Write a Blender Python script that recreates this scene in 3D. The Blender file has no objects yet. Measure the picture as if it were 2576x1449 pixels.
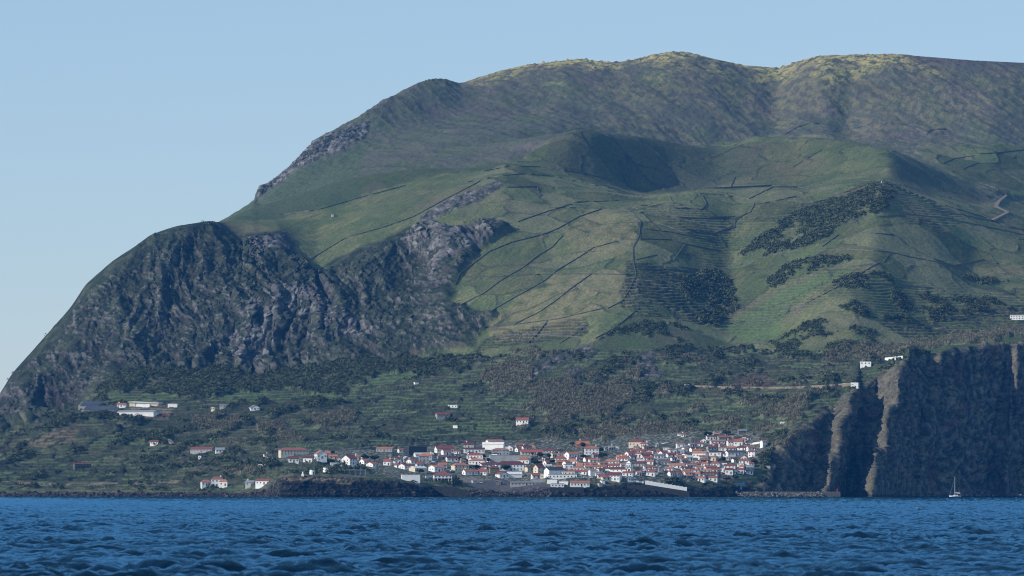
import bpy, math, random
import numpy as np
random.seed(7)
rng = np.random.default_rng(11)
scene = bpy.context.scene
COL = scene.collection
# ------------------------------------------------------------------ camera model
K = 7.333e-5          # angle of one photograph pixel (of 2600)
HZ = 1250.0           # row of the horizon
CH = 4.0              # eye height above the sea
FS = 2600/2575.0
def W3(px, py, Y):
    return ((px-1300.0)*K*Y, Y, CH+(HZ-py)*K*Y)
# ------------------------------------------------------------------ noise
_p = rng.permutation(256).astype(np.int32)
PERM = np.concatenate([_p, _p, _p])
_a = rng.random(256)*2*np.pi
GX = np.cos(_a).astype(np.float32); GY = np.sin(_a).astype(np.float32)
_g = rng.normal(size=(256, 3)); _g /= np.linalg.norm(_g, axis=1)[:, None]
G3 = _g.astype(np.float32)
def pn2(x, y):
    x = np.asarray(x, np.float32); y = np.asarray(y, np.float32)
    xi = np.floor(x); yi = np.floor(y)
    xf = x-xi; yf = y-yi
    xi = xi.astype(np.int32) & 255; yi = yi.astype(np.int32) & 255
    u = xf*xf*xf*(xf*(xf*6-15)+10); v = yf*yf*yf*(yf*(yf*6-15)+10)
    A = PERM[xi]+yi; B = PERM[xi+1]+yi
    h00 = PERM[A]; h10 = PERM[B]; h01 = PERM[A+1]; h11 = PERM[B+1]
    n00 = GX[h00]*xf+GY[h00]*yf; n10 = GX[h10]*(xf-1)+GY[h10]*yf
    n01 = GX[h01]*xf+GY[h01]*(yf-1); n11 = GX[h11]*(xf-1)+GY[h11]*(yf-1)
    a = n00+u*(n10-n00); b = n01+u*(n11-n01)
    return (a+v*(b-a))*1.4
def fbm(x, y, o=4, g=0.5, l=2.03):
    s = 0; a = 1.0; t = 0
    for i in range(o):
        s = s+a*pn2(x+17.3*i, y-9.1*i); t += a; a *= g; x = x*l; y = y*l
    return s/t*1.3
def ridged(x, y, o=4, g=0.5, l=2.07):
    s = 0; a = 1.0; t = 0
    for i in range(o):
        s = s+a*(1-2*np.abs(pn2(x+31.7*i, y+5.5*i))); t += a; a *= g; x = x*l; y = y*l
    return s/t
def worley(x, y, f2=False):
    """distance to nearest feature point, and a random value per cell"""
    x = np.asarray(x, np.float32); y = np.asarray(y, np.float32)
    xi = np.floor(x).astype(np.int32); yi = np.floor(y).astype(np.int32)
    best = np.full(x.shape, 9.0, np.float32); sec = best.copy(); rv = np.zeros(x.shape, np.float32)
    for dx in (-1, 0, 1):
        for dy in (-1, 0, 1):
            cx = xi+dx; cy = yi+dy
            h = PERM[PERM[cx & 255]+(cy & 255)]; h2 = PERM[h+37]
            fx = cx+h/255.0; fy = cy+h2/255.0
            d = (fx-x)**2+(fy-y)**2
            m = d < best
            sec = np.where(m, best, np.minimum(sec, d)); best = np.where(m, d, best); rv = np.where(m, PERM[h2+11]/255.0, rv)
    if f2: return np.sqrt(best), rv, np.sqrt(sec)
    return np.sqrt(best), rv
def sstep(a, b, x):
    t = np.clip((x-a)/(b-a), 0, 1); return t*t*(3-2*t)
# ------------------------------------------------------------------ materials
def newmat(name):
    m = bpy.data.materials.new(name); m.use_nodes = True
    nt = m.node_tree; b = nt.nodes['Principled BSDF']; b.inputs['Specular IOR Level'].default_value = 0.25
    return m, nt, b
def mat(name, col, rough=0.85, scale=0.6, var=0.25, col2=None, bump=0.0, metal=0.0):
    m, nt, b = newmat(name)
    tc = nt.nodes.new('ShaderNodeTexCoord'); n = nt.nodes.new('ShaderNodeTexNoise')
    n.inputs['Scale'].default_value = scale; n.inputs['Detail'].default_value = 5
    nt.links.new(tc.outputs['Object'], n.inputs['Vector'])
    oi = nt.nodes.new('ShaderNodeObjectInfo')
    mx = nt.nodes.new('ShaderNodeMix'); mx.data_type = 'RGBA'
    c2 = col2 or tuple(c*(1-var) for c in col)
    mx.inputs[6].default_value = (*col, 1); mx.inputs[7].default_value = (*c2, 1)
    rp = nt.nodes.new('ShaderNodeMapRange'); rp.inputs[1].default_value = 0.35; rp.inputs[2].default_value = 0.7
    nt.links.new(n.outputs['Fac'], rp.inputs[0]); nt.links.new(rp.outputs[0], mx.inputs[0])
    hs = nt.nodes.new('ShaderNodeHueSaturation')
    mr = nt.nodes.new('ShaderNodeMapRange'); mr.inputs[3].default_value = 1-var*0.6; mr.inputs[4].default_value = 1+var*0.3
    nt.links.new(oi.outputs['Random'], mr.inputs[0]); nt.links.new(mr.outputs[0], hs.inputs['Value'])
    nt.links.new(mx.outputs[2], hs.inputs['Color']); nt.links.new(hs.outputs['Color'], b.inputs['Base Color'])
    b.inputs['Roughness'].default_value = rough; b.inputs['Metallic'].default_value = metal
    if bump:
        bp = nt.nodes.new('ShaderNodeBump'); bp.inputs['Distance'].default_value = bump
        nt.links.new(n.outputs['Fac'], bp.inputs['Height']); nt.links.new(bp.outputs[0], b.inputs['Normal'])
    return m
M = {}
M['white'] = mat('white_plaster', (.84, .83, .81), .8, .35, .12)
M['cream'] = mat('cream_plaster', (.70, .63, .48), .8, .35, .18)
M['grey'] = mat('grey_plaster', (.40, .41, .42), .85, .5, .3)
M['stone'] = mat('bare_basalt_masonry', (.16, .155, .15), .9, 1.5, .5)
M['brick'] = mat('clay_block_masonry', (.40, .17, .10), .9, 1.0, .3)
M['ochre'] = mat('ochre_plaster', (.38, .30, .15), .85, .5, .3)
M['darkwall'] = mat('dark_cladding', (.035, .04, .045), .7, .5, .3)
M['panel'] = mat('pale_speckled_cladding', (.50, .47, .43), .8, 2.5, .45)
def roofmat(name, col, c2):
    m, nt, b = newmat(name)
    tc = nt.nodes.new('ShaderNodeTexCoord')
    w = nt.nodes.new('ShaderNodeTexWave'); w.inputs['Scale'].default_value = 1.6; w.inputs['Distortion'].default_value = .6
    n = nt.nodes.new('ShaderNodeTexNoise'); n.inputs['Scale'].default_value = .9; n.inputs['Detail'].default_value = 6
    oi = nt.nodes.new('ShaderNodeObjectInfo')
    nt.links.new(tc.outputs['Object'], w.inputs['Vector']); nt.links.new(tc.outputs['Object'], n.inputs['Vector'])
    mx = nt.nodes.new('ShaderNodeMix'); mx.data_type = 'RGBA'
    mx.inputs[6].default_value = (*col, 1); mx.inputs[7].default_value = (*c2, 1)
    rp = nt.nodes.new('ShaderNodeMapRange'); rp.inputs[1].default_value = 0.35; rp.inputs[2].default_value = 0.72
    nt.links.new(n.outputs['Fac'], rp.inputs[0]); nt.links.new(rp.outputs[0], mx.inputs[0])
    hs = nt.nodes.new('ShaderNodeHueSaturation')
    mr = nt.nodes.new('ShaderNodeMapRange'); mr.inputs[3].default_value = .65; mr.inputs[4].default_value = 1.12
    nt.links.new(oi.outputs['Random'], mr.inputs[0]); nt.links.new(mr.outputs[0], hs.inputs['Value'])
    nt.links.new(mx.outputs[2], hs.inputs['Color']); nt.links.new(hs.outputs['Color'], b.inputs['Base Color'])
    bp = nt.nodes.new('ShaderNodeBump'); bp.inputs['Distance'].default_value = .05
    nt.links.new(w.outputs['Fac'], bp.inputs['Height']); nt.links.new(bp.outputs[0], b.inputs['Normal'])
    b.inputs['Roughness'].default_value = .85
    return m
M['O'] = roofmat('orange_roof_tiles', (.46, .20, .125), (.32, .14, .10))
M['R'] = roofmat('red_roof_tiles', (.34, .115, .09), (.22, .085, .075))
M['D'] = roofmat('weathered_dark_red_roof_tiles', (.20, .065, .055), (.11, .055, .05))
M['P'] = roofmat('faded_pink_roof_tiles', (.44, .24, .19), (.30, .17, .14))
M['S'] = roofmat('slate_grey_roofing', (.075, .075, .09), (.05, .05, .06))
M['G'] = roofmat('grey_sheet_roofing', (.30, .32, .33), (.22, .23, .24))
M['W'] = roofmat('white_sheet_roofing', (.78, .78, .75), (.62, .62, .60))
ROOFN = dict(O='orange tiled', R='red tiled', D='dark red tiled', P='faded pink tiled', S='slate grey', G='grey sheet', W='white sheet')
M['glass'] = mat('dark_window_glass', (.03, .045, .06), .2, 1, .2)
M['frame'] = mat('painted_window_frame', (.55, .56, .55), .6, 1, .2)
M['door'] = mat('dark_painted_door', (.10, .07, .05), .6, 1, .3)
M['blue'] = mat('blue_painted_steel', (.03, .13, .30), .5, 1, .25)
M['red'] = mat('red_painted_steel', (.55, .05, .04), .5, 1, .2)
M['steel'] = mat('galvanised_steel', (.45, .47, .48), .45, 1, .2, metal=.3)
M['conc'] = mat('sea_stained_concrete', (.11, .11, .105), .9, .3, .45, bump=.05)
M['conc2'] = mat('pale_concrete', (.42, .40, .37), .9, .8, .4)
M['asph'] = mat('worn_asphalt', (.075, .075, .078), .9, .1, .3)
M['track'] = mat('dirt_track', (.24, .20, .15), .95, .2, .3)
M['drystone'] = mat('dark_drystone', (.13, .13, .12), .95, .5, .5)
M['quaydark'] = mat('dark_wet_masonry', (.045, .047, .047), .9, .4, .45, bump=.05)
M['armour'] = mat('armour_concrete', (.24, .225, .20), .9, .8, .5)
M['solar'] = mat('solar_glass', (.07, .085, .11), .4, .4, .2)
M['rubber'] = mat('black_rubber', (.02, .02, .02), .8, 1, .1)
M['carw'] = mat('white_car_paint', (.75, .75, .75), .35, 1, .1)
M['cars'] = mat('grey_car_paint', (.25, .28, .32), .35, 1, .2)
M['carr'] = mat('red_car_paint', (.45, .04, .03), .35, 1, .2)
M['hull'] = mat('white_gelcoat', (.8, .8, .8), .3, 1, .1)
M['sail'] = mat('furled_sail_cover', (.10, .25, .33), .7, 1, .2)
M['bark'] = mat('brown_bark', (.09, .07, .05), .95, 2, .3)
def foliage_mat(name, trans=.0):
    m, nt, b = newmat(name)
    a = nt.nodes.new('ShaderNodeAttribute'); a.attribute_name = 'Col'
    nt.links.new(a.outputs['Color'], b.inputs['Base Color']); b.inputs['Roughness'].default_value = .7
    b.inputs['Specular IOR Level'].default_value = .15
    return m
M['leaf'] = foliage_mat('leafy_foliage')
# ------------------------------------------------------------------ object helpers
def tag(o, label=None, cat=None, group=None, kind=None):
    if label: o['label'] = label
    if cat: o['category'] = cat
    if group: o['group'] = group
    if kind: o['kind'] = kind
    return o
def link(o, parent=None):
    COL.objects.link(o)
    if parent is not None: o.parent = parent
    return o
def empty(name, loc, rz=0.0):
    o = bpy.data.objects.new(name, None); o.empty_display_size = 1
    o.location = loc; o.rotation_euler = (0, 0, rz); return link(o)
class MB:
    def __init__(s): s.v = []; s.f = []; s.m = []
    def add(s, vs, fs, mi=0):
        n = len(s.v); s.v += [tuple(v) for v in vs]
        s.f += [tuple(i+n for i in f) for f in fs]; s.m += [mi]*len(fs)
    def box(s, x0, x1, y0, y1, z0, z1, mi=0):
        s.add([(x0,y0,z0),(x1,y0,z0),(x1,y1,z0),(x0,y1,z0),(x0,y0,z1),(x1,y0,z1),(x1,y1,z1),(x0,y1,z1)],
              [(0,3,2,1),(4,5,6,7),(0,1,5,4),(1,2,6,5),(2,3,7,6),(3,0,4,7)], mi)
    def tube(s, p, q, r0, r1, n=8, mi=0):
        p = np.array(p, float); q = np.array(q, float); d = q-p; d /= np.linalg.norm(d)
        u = np.cross(d, (0, 0, 1) if abs(d[2]) < .9 else (1, 0, 0)); u /= np.linalg.norm(u); w = np.cross(d, u)
        vs = [p+r0*(math.cos(t)*u+math.sin(t)*w) for t in np.arange(n)*2*math.pi/n]
        vs += [q+r1*(math.cos(t)*u+math.sin(t)*w) for t in np.arange(n)*2*math.pi/n]
        fs = [(i, (i+1) % n, n+(i+1) % n, n+i) for i in range(n)]+[tuple(range(n))[::-1], tuple(range(n, 2*n))]
        s.add(vs, fs, mi)
    def mesh(s, name, mats):
        me = bpy.data.meshes.new(name); me.from_pydata(s.v, [], s.f)
        if not isinstance(mats, (list, tuple)): mats = [mats]
        for m in mats: me.materials.append(m)
        if len(mats) > 1: me.polygons.foreach_set('material_index', s.m)
        me.update(); return me
    def build(s, name, mats, parent=None):
        o = bpy.data.objects.new(name, s.mesh(name, mats)); return link(o, parent)
def np_mesh(name, V, F, mats, cols=None, smooth=False, attrs=None):
    me = bpy.data.meshes.new(name)
    V = np.ascontiguousarray(V, np.float32); F = np.ascontiguousarray(F, np.int32)
    nf, k = F.shape
    me.vertices.add(len(V)); me.vertices.foreach_set('co', V.ravel())
    me.loops.add(nf*k); me.loops.foreach_set('vertex_index', F.ravel())
    me.polygons.add(nf); me.polygons.foreach_set('loop_start', np.arange(0, nf*k, k, dtype=np.int32))
    me.polygons.foreach_set('loop_total', np.full(nf, k, np.int32))
    if smooth: me.polygons.foreach_set('use_smooth', np.ones(nf, bool))
    if cols is not None:
        c = me.color_attributes.new('Col', 'FLOAT_COLOR', 'POINT')
        cc = np.ones((len(V), 4), np.float32); cc[:, :3] = cols; c.data.foreach_set('color', cc.ravel())
    for nm, a in (attrs or {}).items():
        t = me.attributes.new(nm, 'FLOAT', 'POINT'); t.data.foreach_set('value', np.ascontiguousarray(a, np.float32).ravel())
    for m in mats: me.materials.append(m)
    me.update(calc_edges=True); me.validate(); return me
# ------------------------------------------------------------------ terrain profile curves  (px, py, Y), source pixels
def F_(l): return [(a*FS, b*FS, c) for a, b, c in l]
C = []
shoreY = [(-300,4680),(0,4560),(300,4470),(600,4390),(680,4320),(720,4262),(900,4275),(1040,4290),(1100,4315),(1160,4350),(1260,4362),(1380,4350),(1480,4355),(1600,4365),(1720,4380),(1850,4425),(1940,4460),(2000,4510),(2100,4628),(2200,4705),(2290,4765),(2400,4830),(2600,4920),(2900,5050)]
C.append([(a, HZ+(CH+35)/(K*(y-160)), y-160) for a, y in shoreY])
C.append([(a, HZ+(CH+5)/(K*(y-22)), y-22) for a, y in shoreY])
C.append([(a, HZ+(CH-1)/(K*y), y) for a, y in shoreY])
C.append([(-300,1244,4740),(0,1244,4600),(300,1246,4500),(600,1249,4425),(680,1238,4345),(715,1212,4276),(740,1208,4282),(900,1214,4296),(1000,1217,4312),(1060,1228,4330),(1160,1237,4375),(1260,1246,4385),(1380,1238,4370),(1440,1240,4373),(1600,1240,4384),(1700,1238,4398),(1850,1236,4445),(1930,1237,4480),(2000,1228,4524),(2100,1222,4642),(2190,1215,4712),(2290,1210,4782),(2400,1200,4846),(2600,1195,4936),(2900,1190,5065)])
C.append([(-300,1220,4900),(0,1216,4750),(300,1214,4650),(500,1212,4590),(640,1205,4520),(720,1200,4400),(800,1195,4390),(1000,1200,4400),(1100,1212,4420),(1200,1216,4450),(1320,1222,4450),(1400,1215,4410),(1450,1213,4395),(1600,1212,4405),(1700,1212,4425),(1850,1208,4480),(1930,1190,4508),(2000,1165,4544),(2100,1140,4662),(2190,1120,4732),(2288,1110,4802),(2400,1100,4864),(2600,1090,4956),(2900,1085,5120)])
C.append([(-300,1180,5050),(0,1170,4950),(300,1160,4880),(500,1150,4820),(700,1150,4700),(900,1145,4620),(1100,1150,4620),(1300,1160,4590),(1500,1155,4590),(1700,1150,4600),(1850,1145,4620),(1930,1140,4575),(2000,1110,4582),(2100,1065,4690),(2190,1035,4760),(2300,1000,4835),(2400,980,4890),(2600,970,4982),(2900,965,5150)])
C.append([(-300,1160,5150),(0,1120,5020),(150,1100,5000),(400,1095,4980),(700,1095,4930),(1000,1105,4850),(1400,1110,4800),(1700,1090,4780),(1880,1085,4740),(1960,1112,4625),(2020,1075,4640),(2100,1025,4728),(2190,975,4800),(2245,937,4835),(2310,903,4875),(2420,880,4930),(2600,866,5020),(2900,850,5200)])
C.append([(-300,1150,5300),(0,1090,5200),(150,1055,5150),(250,1028,5150),(400,1026,5140),(600,1012,5140),(800,1002,5130),(1000,990,5080),(1200,1005,5030),(1400,995,4990),(1600,985,4980),(1800,970,4970),(2000,950,4970),(2100,930,5000),(2200,890,5050),(2300,870,5100),(2600,835,5200),(2900,820,5320)])
C.append(F_([(-150,1140,5380),(0,1070,5330),(140,1040,5330),(200,1005,5340),(250,965,5350),(290,935,5350),(420,922,5370),(560,927,5355),(640,945,5340),(740,928,5330),(850,902,5320),(1000,885,5300),(1130,878,5260),(1250,888,5200),(1400,878,5150),(1500,850,5150),(1640,835,5170),(1740,835,5210),(1830,845,5250),(1950,845,5210),(2050,815,5180),(2150,790,5170),(2300,785,5250),(2450,790,5290),(2600,790,5320),(2900,780,5420)]))
C.append(F_([(-150,1070,5450),(0,1035,5380),(60,960,5400),(110,925,5420),(215,830,5450),(340,770,5480),(500,755,5490),(650,765,5470),(745,785,5450),(900,770,5460),(1050,740,5470),(1130,710,5440),(1250,715,5400),(1400,695,5400),(1550,685,5390),(1615,690,5385),(1700,690,5430),(1835,690,5530),(1950,665,5480),(2050,640,5440),(2200,610,5420),(2350,640,5460),(2450,680,5500),(2600,700,5520),(2900,700,5600)]))
C.append(F_([(-300,1400,5500),(-120,1150,5500),(0,990,5480),(30,940,5485),(110,850,5500),(180,770,5540),(215,715,5560),(285,655,5600),(340,620,5620),(380,590,5650),(440,570,5670),(520,557,5690),(548,558,5700),(578,578,5690),(610,600,5675),(700,594,5665),(755,640,5630),(800,668,5600),(900,622,5620),(1000,574,5660),(1060,548,5690),(1150,495,5760),(1270,458,5830),(1370,505,5760),(1480,512,5750),(1580,512,5740),(1700,492,5790),(1760,484,5810),(1850,488,5840),(1950,480,5850),(2050,488,5800),(2150,468,5740),(2220,459,5710),(2300,490,5730),(2400,525,5760),(2500,560,5780),(2600,590,5800),(2900,640,5850)]))
C.append(F_([(-300,1500,5800),(0,1120,5800),(200,880,5810),(400,660,5830),(520,580,5840),(570,556,5850),(640,550,5870),(700,545,5900),(850,505,5950),(950,470,6000),(1060,445,6040),(1200,428,6080),(1300,405,6100),(1400,432,6060),(1500,450,6100),(1600,478,6168),(1700,478,6235),(1800,474,6290),(1900,468,6270),(2000,466,6230),(2100,455,6130),(2240,450,6020),(2350,485,6120),(2450,500,6240),(2500,508,6320),(2600,540,6380),(2900,580,6450)]))
C.append(F_([(-300,1560,6000),(0,1200,6000),(200,940,6000),(400,700,6020),(560,562,6040),(640,530,6070),(700,510,6100),(850,450,6160),(950,420,6200),(1060,400,6220),(1200,380,6250),(1300,360,6260),(1380,340,6255),(1440,323,6260),(1490,326,6290),(1600,345,6415),(1700,362,6520),(1800,370,6590),(1860,360,6610),(1900,346,6615),(2000,350,6590),(2100,362,6480),(2200,374,6350),(2240,382,6320),(2300,405,6360),(2400,450,6420),(2500,494,6470),(2600,530,6520),(2900,600,6600)]))
C.append(F_([(-300,1570,6150),(0,1220,6150),(200,950,6120),(400,710,6120),(560,560,6110),(640,516,6150),(700,482,6200),(850,425,6280),(1060,370,6380),(1200,350,6430),(1300,343,6450),(1400,352,6480),(1440,362,6500),(1600,385,6640),(1700,392,6740),(1800,392,6800),(1900,380,6820),(2000,378,6770),(2200,388,6640),(2300,410,6580),(2400,440,6590),(2500,465,6620),(2600,490,6650),(2900,520,6700)]))
C.append(F_([(-300,1580,6350),(0,1230,6300),(200,960,6250),(400,720,6200),(560,557,6160),(640,506,6230),(700,462,6300),(790,380,6450),(850,355,6520),(1000,320,6650),(1200,285,6780),(1400,280,6820),(1600,285,6900),(1800,290,6950),(1900,305,6980),(1945,316,7000),(1990,312,6980),(2080,308,6970),(2135,325,6990),(2200,320,6960),(2300,335,6930),(2400,340,6930),(2500,330,6950),(2600,340,7000),(2900,350,7000)]))
SIL = F_([(-300,1600,6500),(0,1250,6450),(200,980,6400),(400,730,6300),(540,562,6210),(560,552,6200),(600,530,6240),(640,502,6290),(648,470,6300),(672,463,6350),(690,452,6390),(730,420,6450),(790,355,6560),(850,320,6660),(900,295,6730),(960,255,6810),(1000,235,6880),(1050,210,6950),(1085,200,7000),(1120,199,7040),(1160,208,7090),(1200,196,7150),(1260,178,7180),(1340,162,7210),(1450,152,7250),(1550,158,7280),(1600,150,7290),(1650,138,7300),(1690,132,7310),(1730,133,7320),(1800,150,7330),(1870,165,7350),(1960,172,7360),(2010,155,7330),(2060,142,7310),(2100,139,7310),(2200,138,7330),(2250,135,7340),(2350,145,7350),(2450,153,7370),(2600,160,7400),(2900,170,7450)])
C.append(SIL)
def hm(l, dy, f):
    o = []
    for a, b, c in l:
        z = CH+(HZ-b)*K*c; z2 = z*f-15; o.append((a, HZ-(z2-CH)/(K*(c+dy)), c+dy))
    return o
C.append(hm(SIL, 260, .86)); C.append(hm(SIL, 900, .35)); C.append(hm(SIL, 1700, 0))
PXS = np.arange(-150, 2751, 2.2)
NC = len(PXS); NR = 860
def curve(l, sm):
    a = np.array(l, float); xs = a[:, 0]
    e = np.arange(-220, 2821, 2.2)
    py = np.interp(e, xs, a[:, 1]); Y = np.interp(e, xs, a[:, 2])
    def g(v, s):
        r = int(3*s/2.2); k = np.exp(-.5*(np.arange(-r, r+1)*2.2/s)**2); k /= k.sum()
        return np.convolve(np.pad(v, r, mode='edge'), k, 'valid')
    py = g(py, sm); Y = g(Y, max(sm, 8))
    return np.interp(PXS, e, py), np.interp(PXS, e, Y)
CP = []; CY = []
for i, c in enumerate(C):
    sm = {15: 5, 10: 7}.get(i, 13)
    p, y = curve(c, sm); CP.append(p); CY.append(y)
CP = np.array(CP); CY = np.array(CY)
def rib(noses, amp, wl, wr_):
    for i, nx in noses.items():
        d = PXS-nx; CY[i] -= amp*np.where(d < 0, np.clip(1+d/wl, 0, 1)**1.1, np.clip(1-d/wr_, 0, 1))
rib({0: 2212, 1: 2212, 2: 2214}, 165, 66, 112)
rib({3: 2222}, 160, 64, 104)
rib({4: 2252}, 128, 62, 70)
rib({5: 2282}, 98, 58, 42)
rib({6: 2308}, 66, 54, 18)
rib({0: 2096, 1: 2096, 2: 2098}, 110, 52, 70)
rib({3: 2108}, 104, 50, 62)
rib({4: 2132}, 84, 46, 40)
rib({5: 2158}, 60, 42, 22)
rib({6: 2172}, 30, 36, 14)
rib({1: 2330, 2: 2334, 3: 2340, 4: 2366, 5: 2390}, 22, 34, 14)
rib({1: 2550, 2: 2555, 3: 2560, 4: 2575, 5: 2590}, 44, 36, 12)
for i in range(1, len(CY)): CY[i] = np.maximum(CY[i], CY[i-1]+6)
CZ = CH+(HZ-CP)*K*CY
def pchip_cols(Yk, Zk):
    h = Yk[1:]-Yk[:-1]; d = (Zk[1:]-Zk[:-1])/h
    m = np.zeros_like(Zk)
    w1 = 2*h[1:]+h[:-1]; w2 = h[1:]+2*h[:-1]
    same = (d[:-1]*d[1:]) > 0
    with np.errstate(all='ignore'):
        mm = (w1+w2)/(w1/d[:-1]+w2/d[1:])
    m[1:-1] = np.where(same, mm, 0); m[0] = d[0]; m[-1] = d[-1]
    return h, d, m
H_, D_, M_ = pchip_cols(CY, CZ)
GXX = np.zeros((NR, NC)); GYY = np.zeros((NR, NC)); GZZ = np.zeros((NR, NC))
ts = np.linspace(0, 1, 90, endpoint=False)
for j in range(NC):
    Yl = []; Zl = []
    for i in range(len(CY)-1):
        h = H_[i, j]; t = ts
        h00 = 2*t**3-3*t**2+1; h10 = t**3-2*t**2+t; h01 = -2*t**3+3*t**2; h11 = t**3-t**2
        Zl.append(h00*CZ[i, j]+h10*h*M_[i, j]+h01*CZ[i+1, j]+h11*h*M_[i+1, j]); Yl.append(CY[i, j]+t*h)
    Ya = np.concatenate(Yl+[[CY[-1, j]]]); Za = np.concatenate(Zl+[[CZ[-1, j]]])
    pa = HZ-(Za-CH)/(K*Ya)
    w = np.abs(np.diff(pa))+np.diff(Ya)*.09
    w = np.where(Ya[:-1] < CY[2, j]-8, w*.08, w); w = np.where(Ya[:-1] > CY[15, j]+60, w*.06, w)
    cu = np.concatenate([[0], np.cumsum(w)]); s = np.linspace(0, cu[-1], NR)
    GYY[:, j] = np.interp(s, cu, Ya); GZZ[:, j] = np.interp(s, cu, Za)
GXX = (PXS[None, :]-1300)*K*GYY
PX0 = np.broadcast_to(PXS[None, :], GYY.shape); PY0 = HZ-(GZZ-CH)/(K*GYY)
# ------------------------------------------------------------------ zones
def inpoly(px, py, poly):
    a = np.array(poly)*FS
    x0, y0 = a.min(0); x1, y1 = a.max(0)
    r = np.zeros(px.shape, bool)
    bb = (px >= x0) & (px <= x1) & (py >= y0) & (py <= y1)
    x = px[bb]; y = py[bb]; c = np.zeros(x.shape, bool); n = len(a)
    for i in range(n):
        xa, ya = a[i]; xb, yb = a[(i+1) % n]
        if ya == yb: continue
        cr = ((ya > y) != (yb > y)) & (x < (xb-xa)*(y-ya)/(yb-ya)+xa)
        c ^= cr
    r[bb] = c; return r
X = GXX.astype(np.float32); Y = GYY.astype(np.float32); Z = GZZ.astype(np.float32)
n_w1 = fbm(X/28, Y/60, 3); n_w2 = fbm(X/28+50, Y/60+9, 3)
n_f1 = pn2(X/7, Y/16)
wx = (PX0+n_w1*16+n_f1*4).astype(np.float32); wy = (PY0+n_w2*7+n_f1*2).astype(np.float32)
hid = Y > (CY[15]+30)[None, :]
def zone(*polys, warp=True):
    r = np.zeros(X.shape, bool)
    for p in polys: r |= inpoly(wx if warp else PX0, wy if warp else PY0, p)
    return r
SILP = [(a/FS, b/FS) for a, b, c in SIL]
z_past = zone([(545,560),(700,545),(860,505),(960,470),(1060,445),(1230,425),(1300,400),(1400,340),(1450,320),(1600,340),(1760,368),(1900,346),(2050,352),(2240,372),(2500,495),(2600,520),(2600,845),(2300,872),(2100,900),(1900,890),(1800,850),(1700,830),(1640,805),(1500,855),(1400,878),(1250,895),(1130,880),(1250,790),(1130,760),(1150,700),(1200,640),(1290,575),(1230,560),(1150,575),(1080,560),(1000,580),(900,628),(800,678),(745,645),(720,597),(610,608)],
              [(2290,370),(2440,358),(2600,362),(2600,500),(2480,480),(2400,440)])
z_dgreen = zone([(560,550),(640,500),(700,450),(800,400),(930,350),(900,430),(910,490),(800,520),(700,548)])
z_cliff = zone([(-80,1100),(-80,900),(0,950),(110,820),(215,690),(340,590),(440,560),(545,540),(600,600),(720,585),(745,645),(800,678),(900,628),(1000,580),(1080,560),(1150,575),(1230,560),(1290,575),(1200,640),(1150,700),(1130,760),(1250,790),(1180,865),(1040,885),(800,912),(640,946),(540,928),(300,932),(200,1008),(140,1042),(0,1085)])
z_rocky = zone([(640,500),(650,460),(690,440),(790,345),(930,300),(920,345),(800,390),(740,425),(660,500)], [(1050,545),(1150,488),(1270,455),(1250,480),(1130,530),(1070,562)],
               [(1010,600),(1100,575),(1280,560),(1230,615),(1150,660),(1110,700),(1090,640),(1030,640)], [(620,615),(725,588),(735,620),(690,655),(640,650)], [(690,720),(770,730),(870,800),(960,830),(900,860),(760,800),(680,780)], [(590,840),(640,760),(700,800),(700,900),(610,940),(570,900)],
               [(1330,930),(1380,885),(1480,870),(1500,885),(1400,920),(1350,950)], [(1420,930),(1450,925),(1470,970),(1430,985)], [(1600,900),(1640,880),(1660,960),(1600,960)])
z_rcliff = zone([(1860,1260),(1905,1215),(1930,1160),(1962,1112),(2020,1067),(2100,1016),(2180,966),(2240,932),(2300,898),(2400,873),(2480,864),(2620,858),(2620,1270)])
z_head = zone([(700,1260),(700,1215),(716,1198),(800,1200),(900,1208),(1000,1215),(1060,1222),(1150,1235),(1150,1260)], [(1380,1262),(1390,1235),(1450,1228),(1620,1215),(1760,1228),(1880,1222),(1900,1262)])
z_shrub = zone([(1855,645),(1930,580),(2050,500),(2190,463),(2250,478),(2240,515),(2110,560),(2080,600),(1960,640),(1890,665)], [(1920,710),(2000,660),(2100,640),(2170,640),(2050,680),(1950,725)],
               [(2100,690),(2180,670),(2280,695),(2350,740),(2200,765),(2070,740)], [(1500,855),(1640,800),(1770,835),(1720,870),(1640,850),(1540,890)],
               [(1700,695),(1800,685),(1860,740),(1840,800),(1790,830),(1740,780)], [(1920,860),(2050,805),(2200,825),(2200,880),(2080,905),(1960,900)],
               [(2100,765),(2300,735),(2500,750),(2560,780),(2420,800),(2200,800)], [(2560,700),(2400,690),(2480,720)],
               [(280,935),(540,928),(640,948),(800,915),(1050,890),(1200,890),(1100,930),(950,950),(860,985),(640,1000),(460,990),(240,1000)])
z_low = (PY0 > 880*FS) & ~z_cliff & ~z_rcliff & ~z_past
z_terr = zone([(860,985),(1000,950),(1250,960),(1420,985),(1420,1040),(1300,1060),(1330,1105),(1050,1125),(700,1135),(780,1090),(900,1040)], [(0,1180),(200,1165),(430,1170),(430,1215),(0,1228)], [(1750,1040),(1850,1010),(1960,1040),(1960,1075),(1780,1075)],
              [(1580,660),(1800,690),(1850,760),(1780,820),(1640,795),(1560,770)], [(1180,880),(1480,840),(1480,790),(1250,830)], [(2200,800),(2600,760),(2600,830),(2300,850)], warp=True)
z_green = zone([(500,1003),(560,990),(720,985),(880,985),(870,1000),(740,1005),(620,1008)], [(860,985),(960,930),(1080,925),(960,960)], [(240,985),(400,985),(480,1000),(300,1010)], [(1820,830),(1900,770),(2050,690),(2150,670),(2000,760),(1950,840),(1880,860)], [(1080,1060),(1240,1060),(1240,1090),(1060,1095)])
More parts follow.
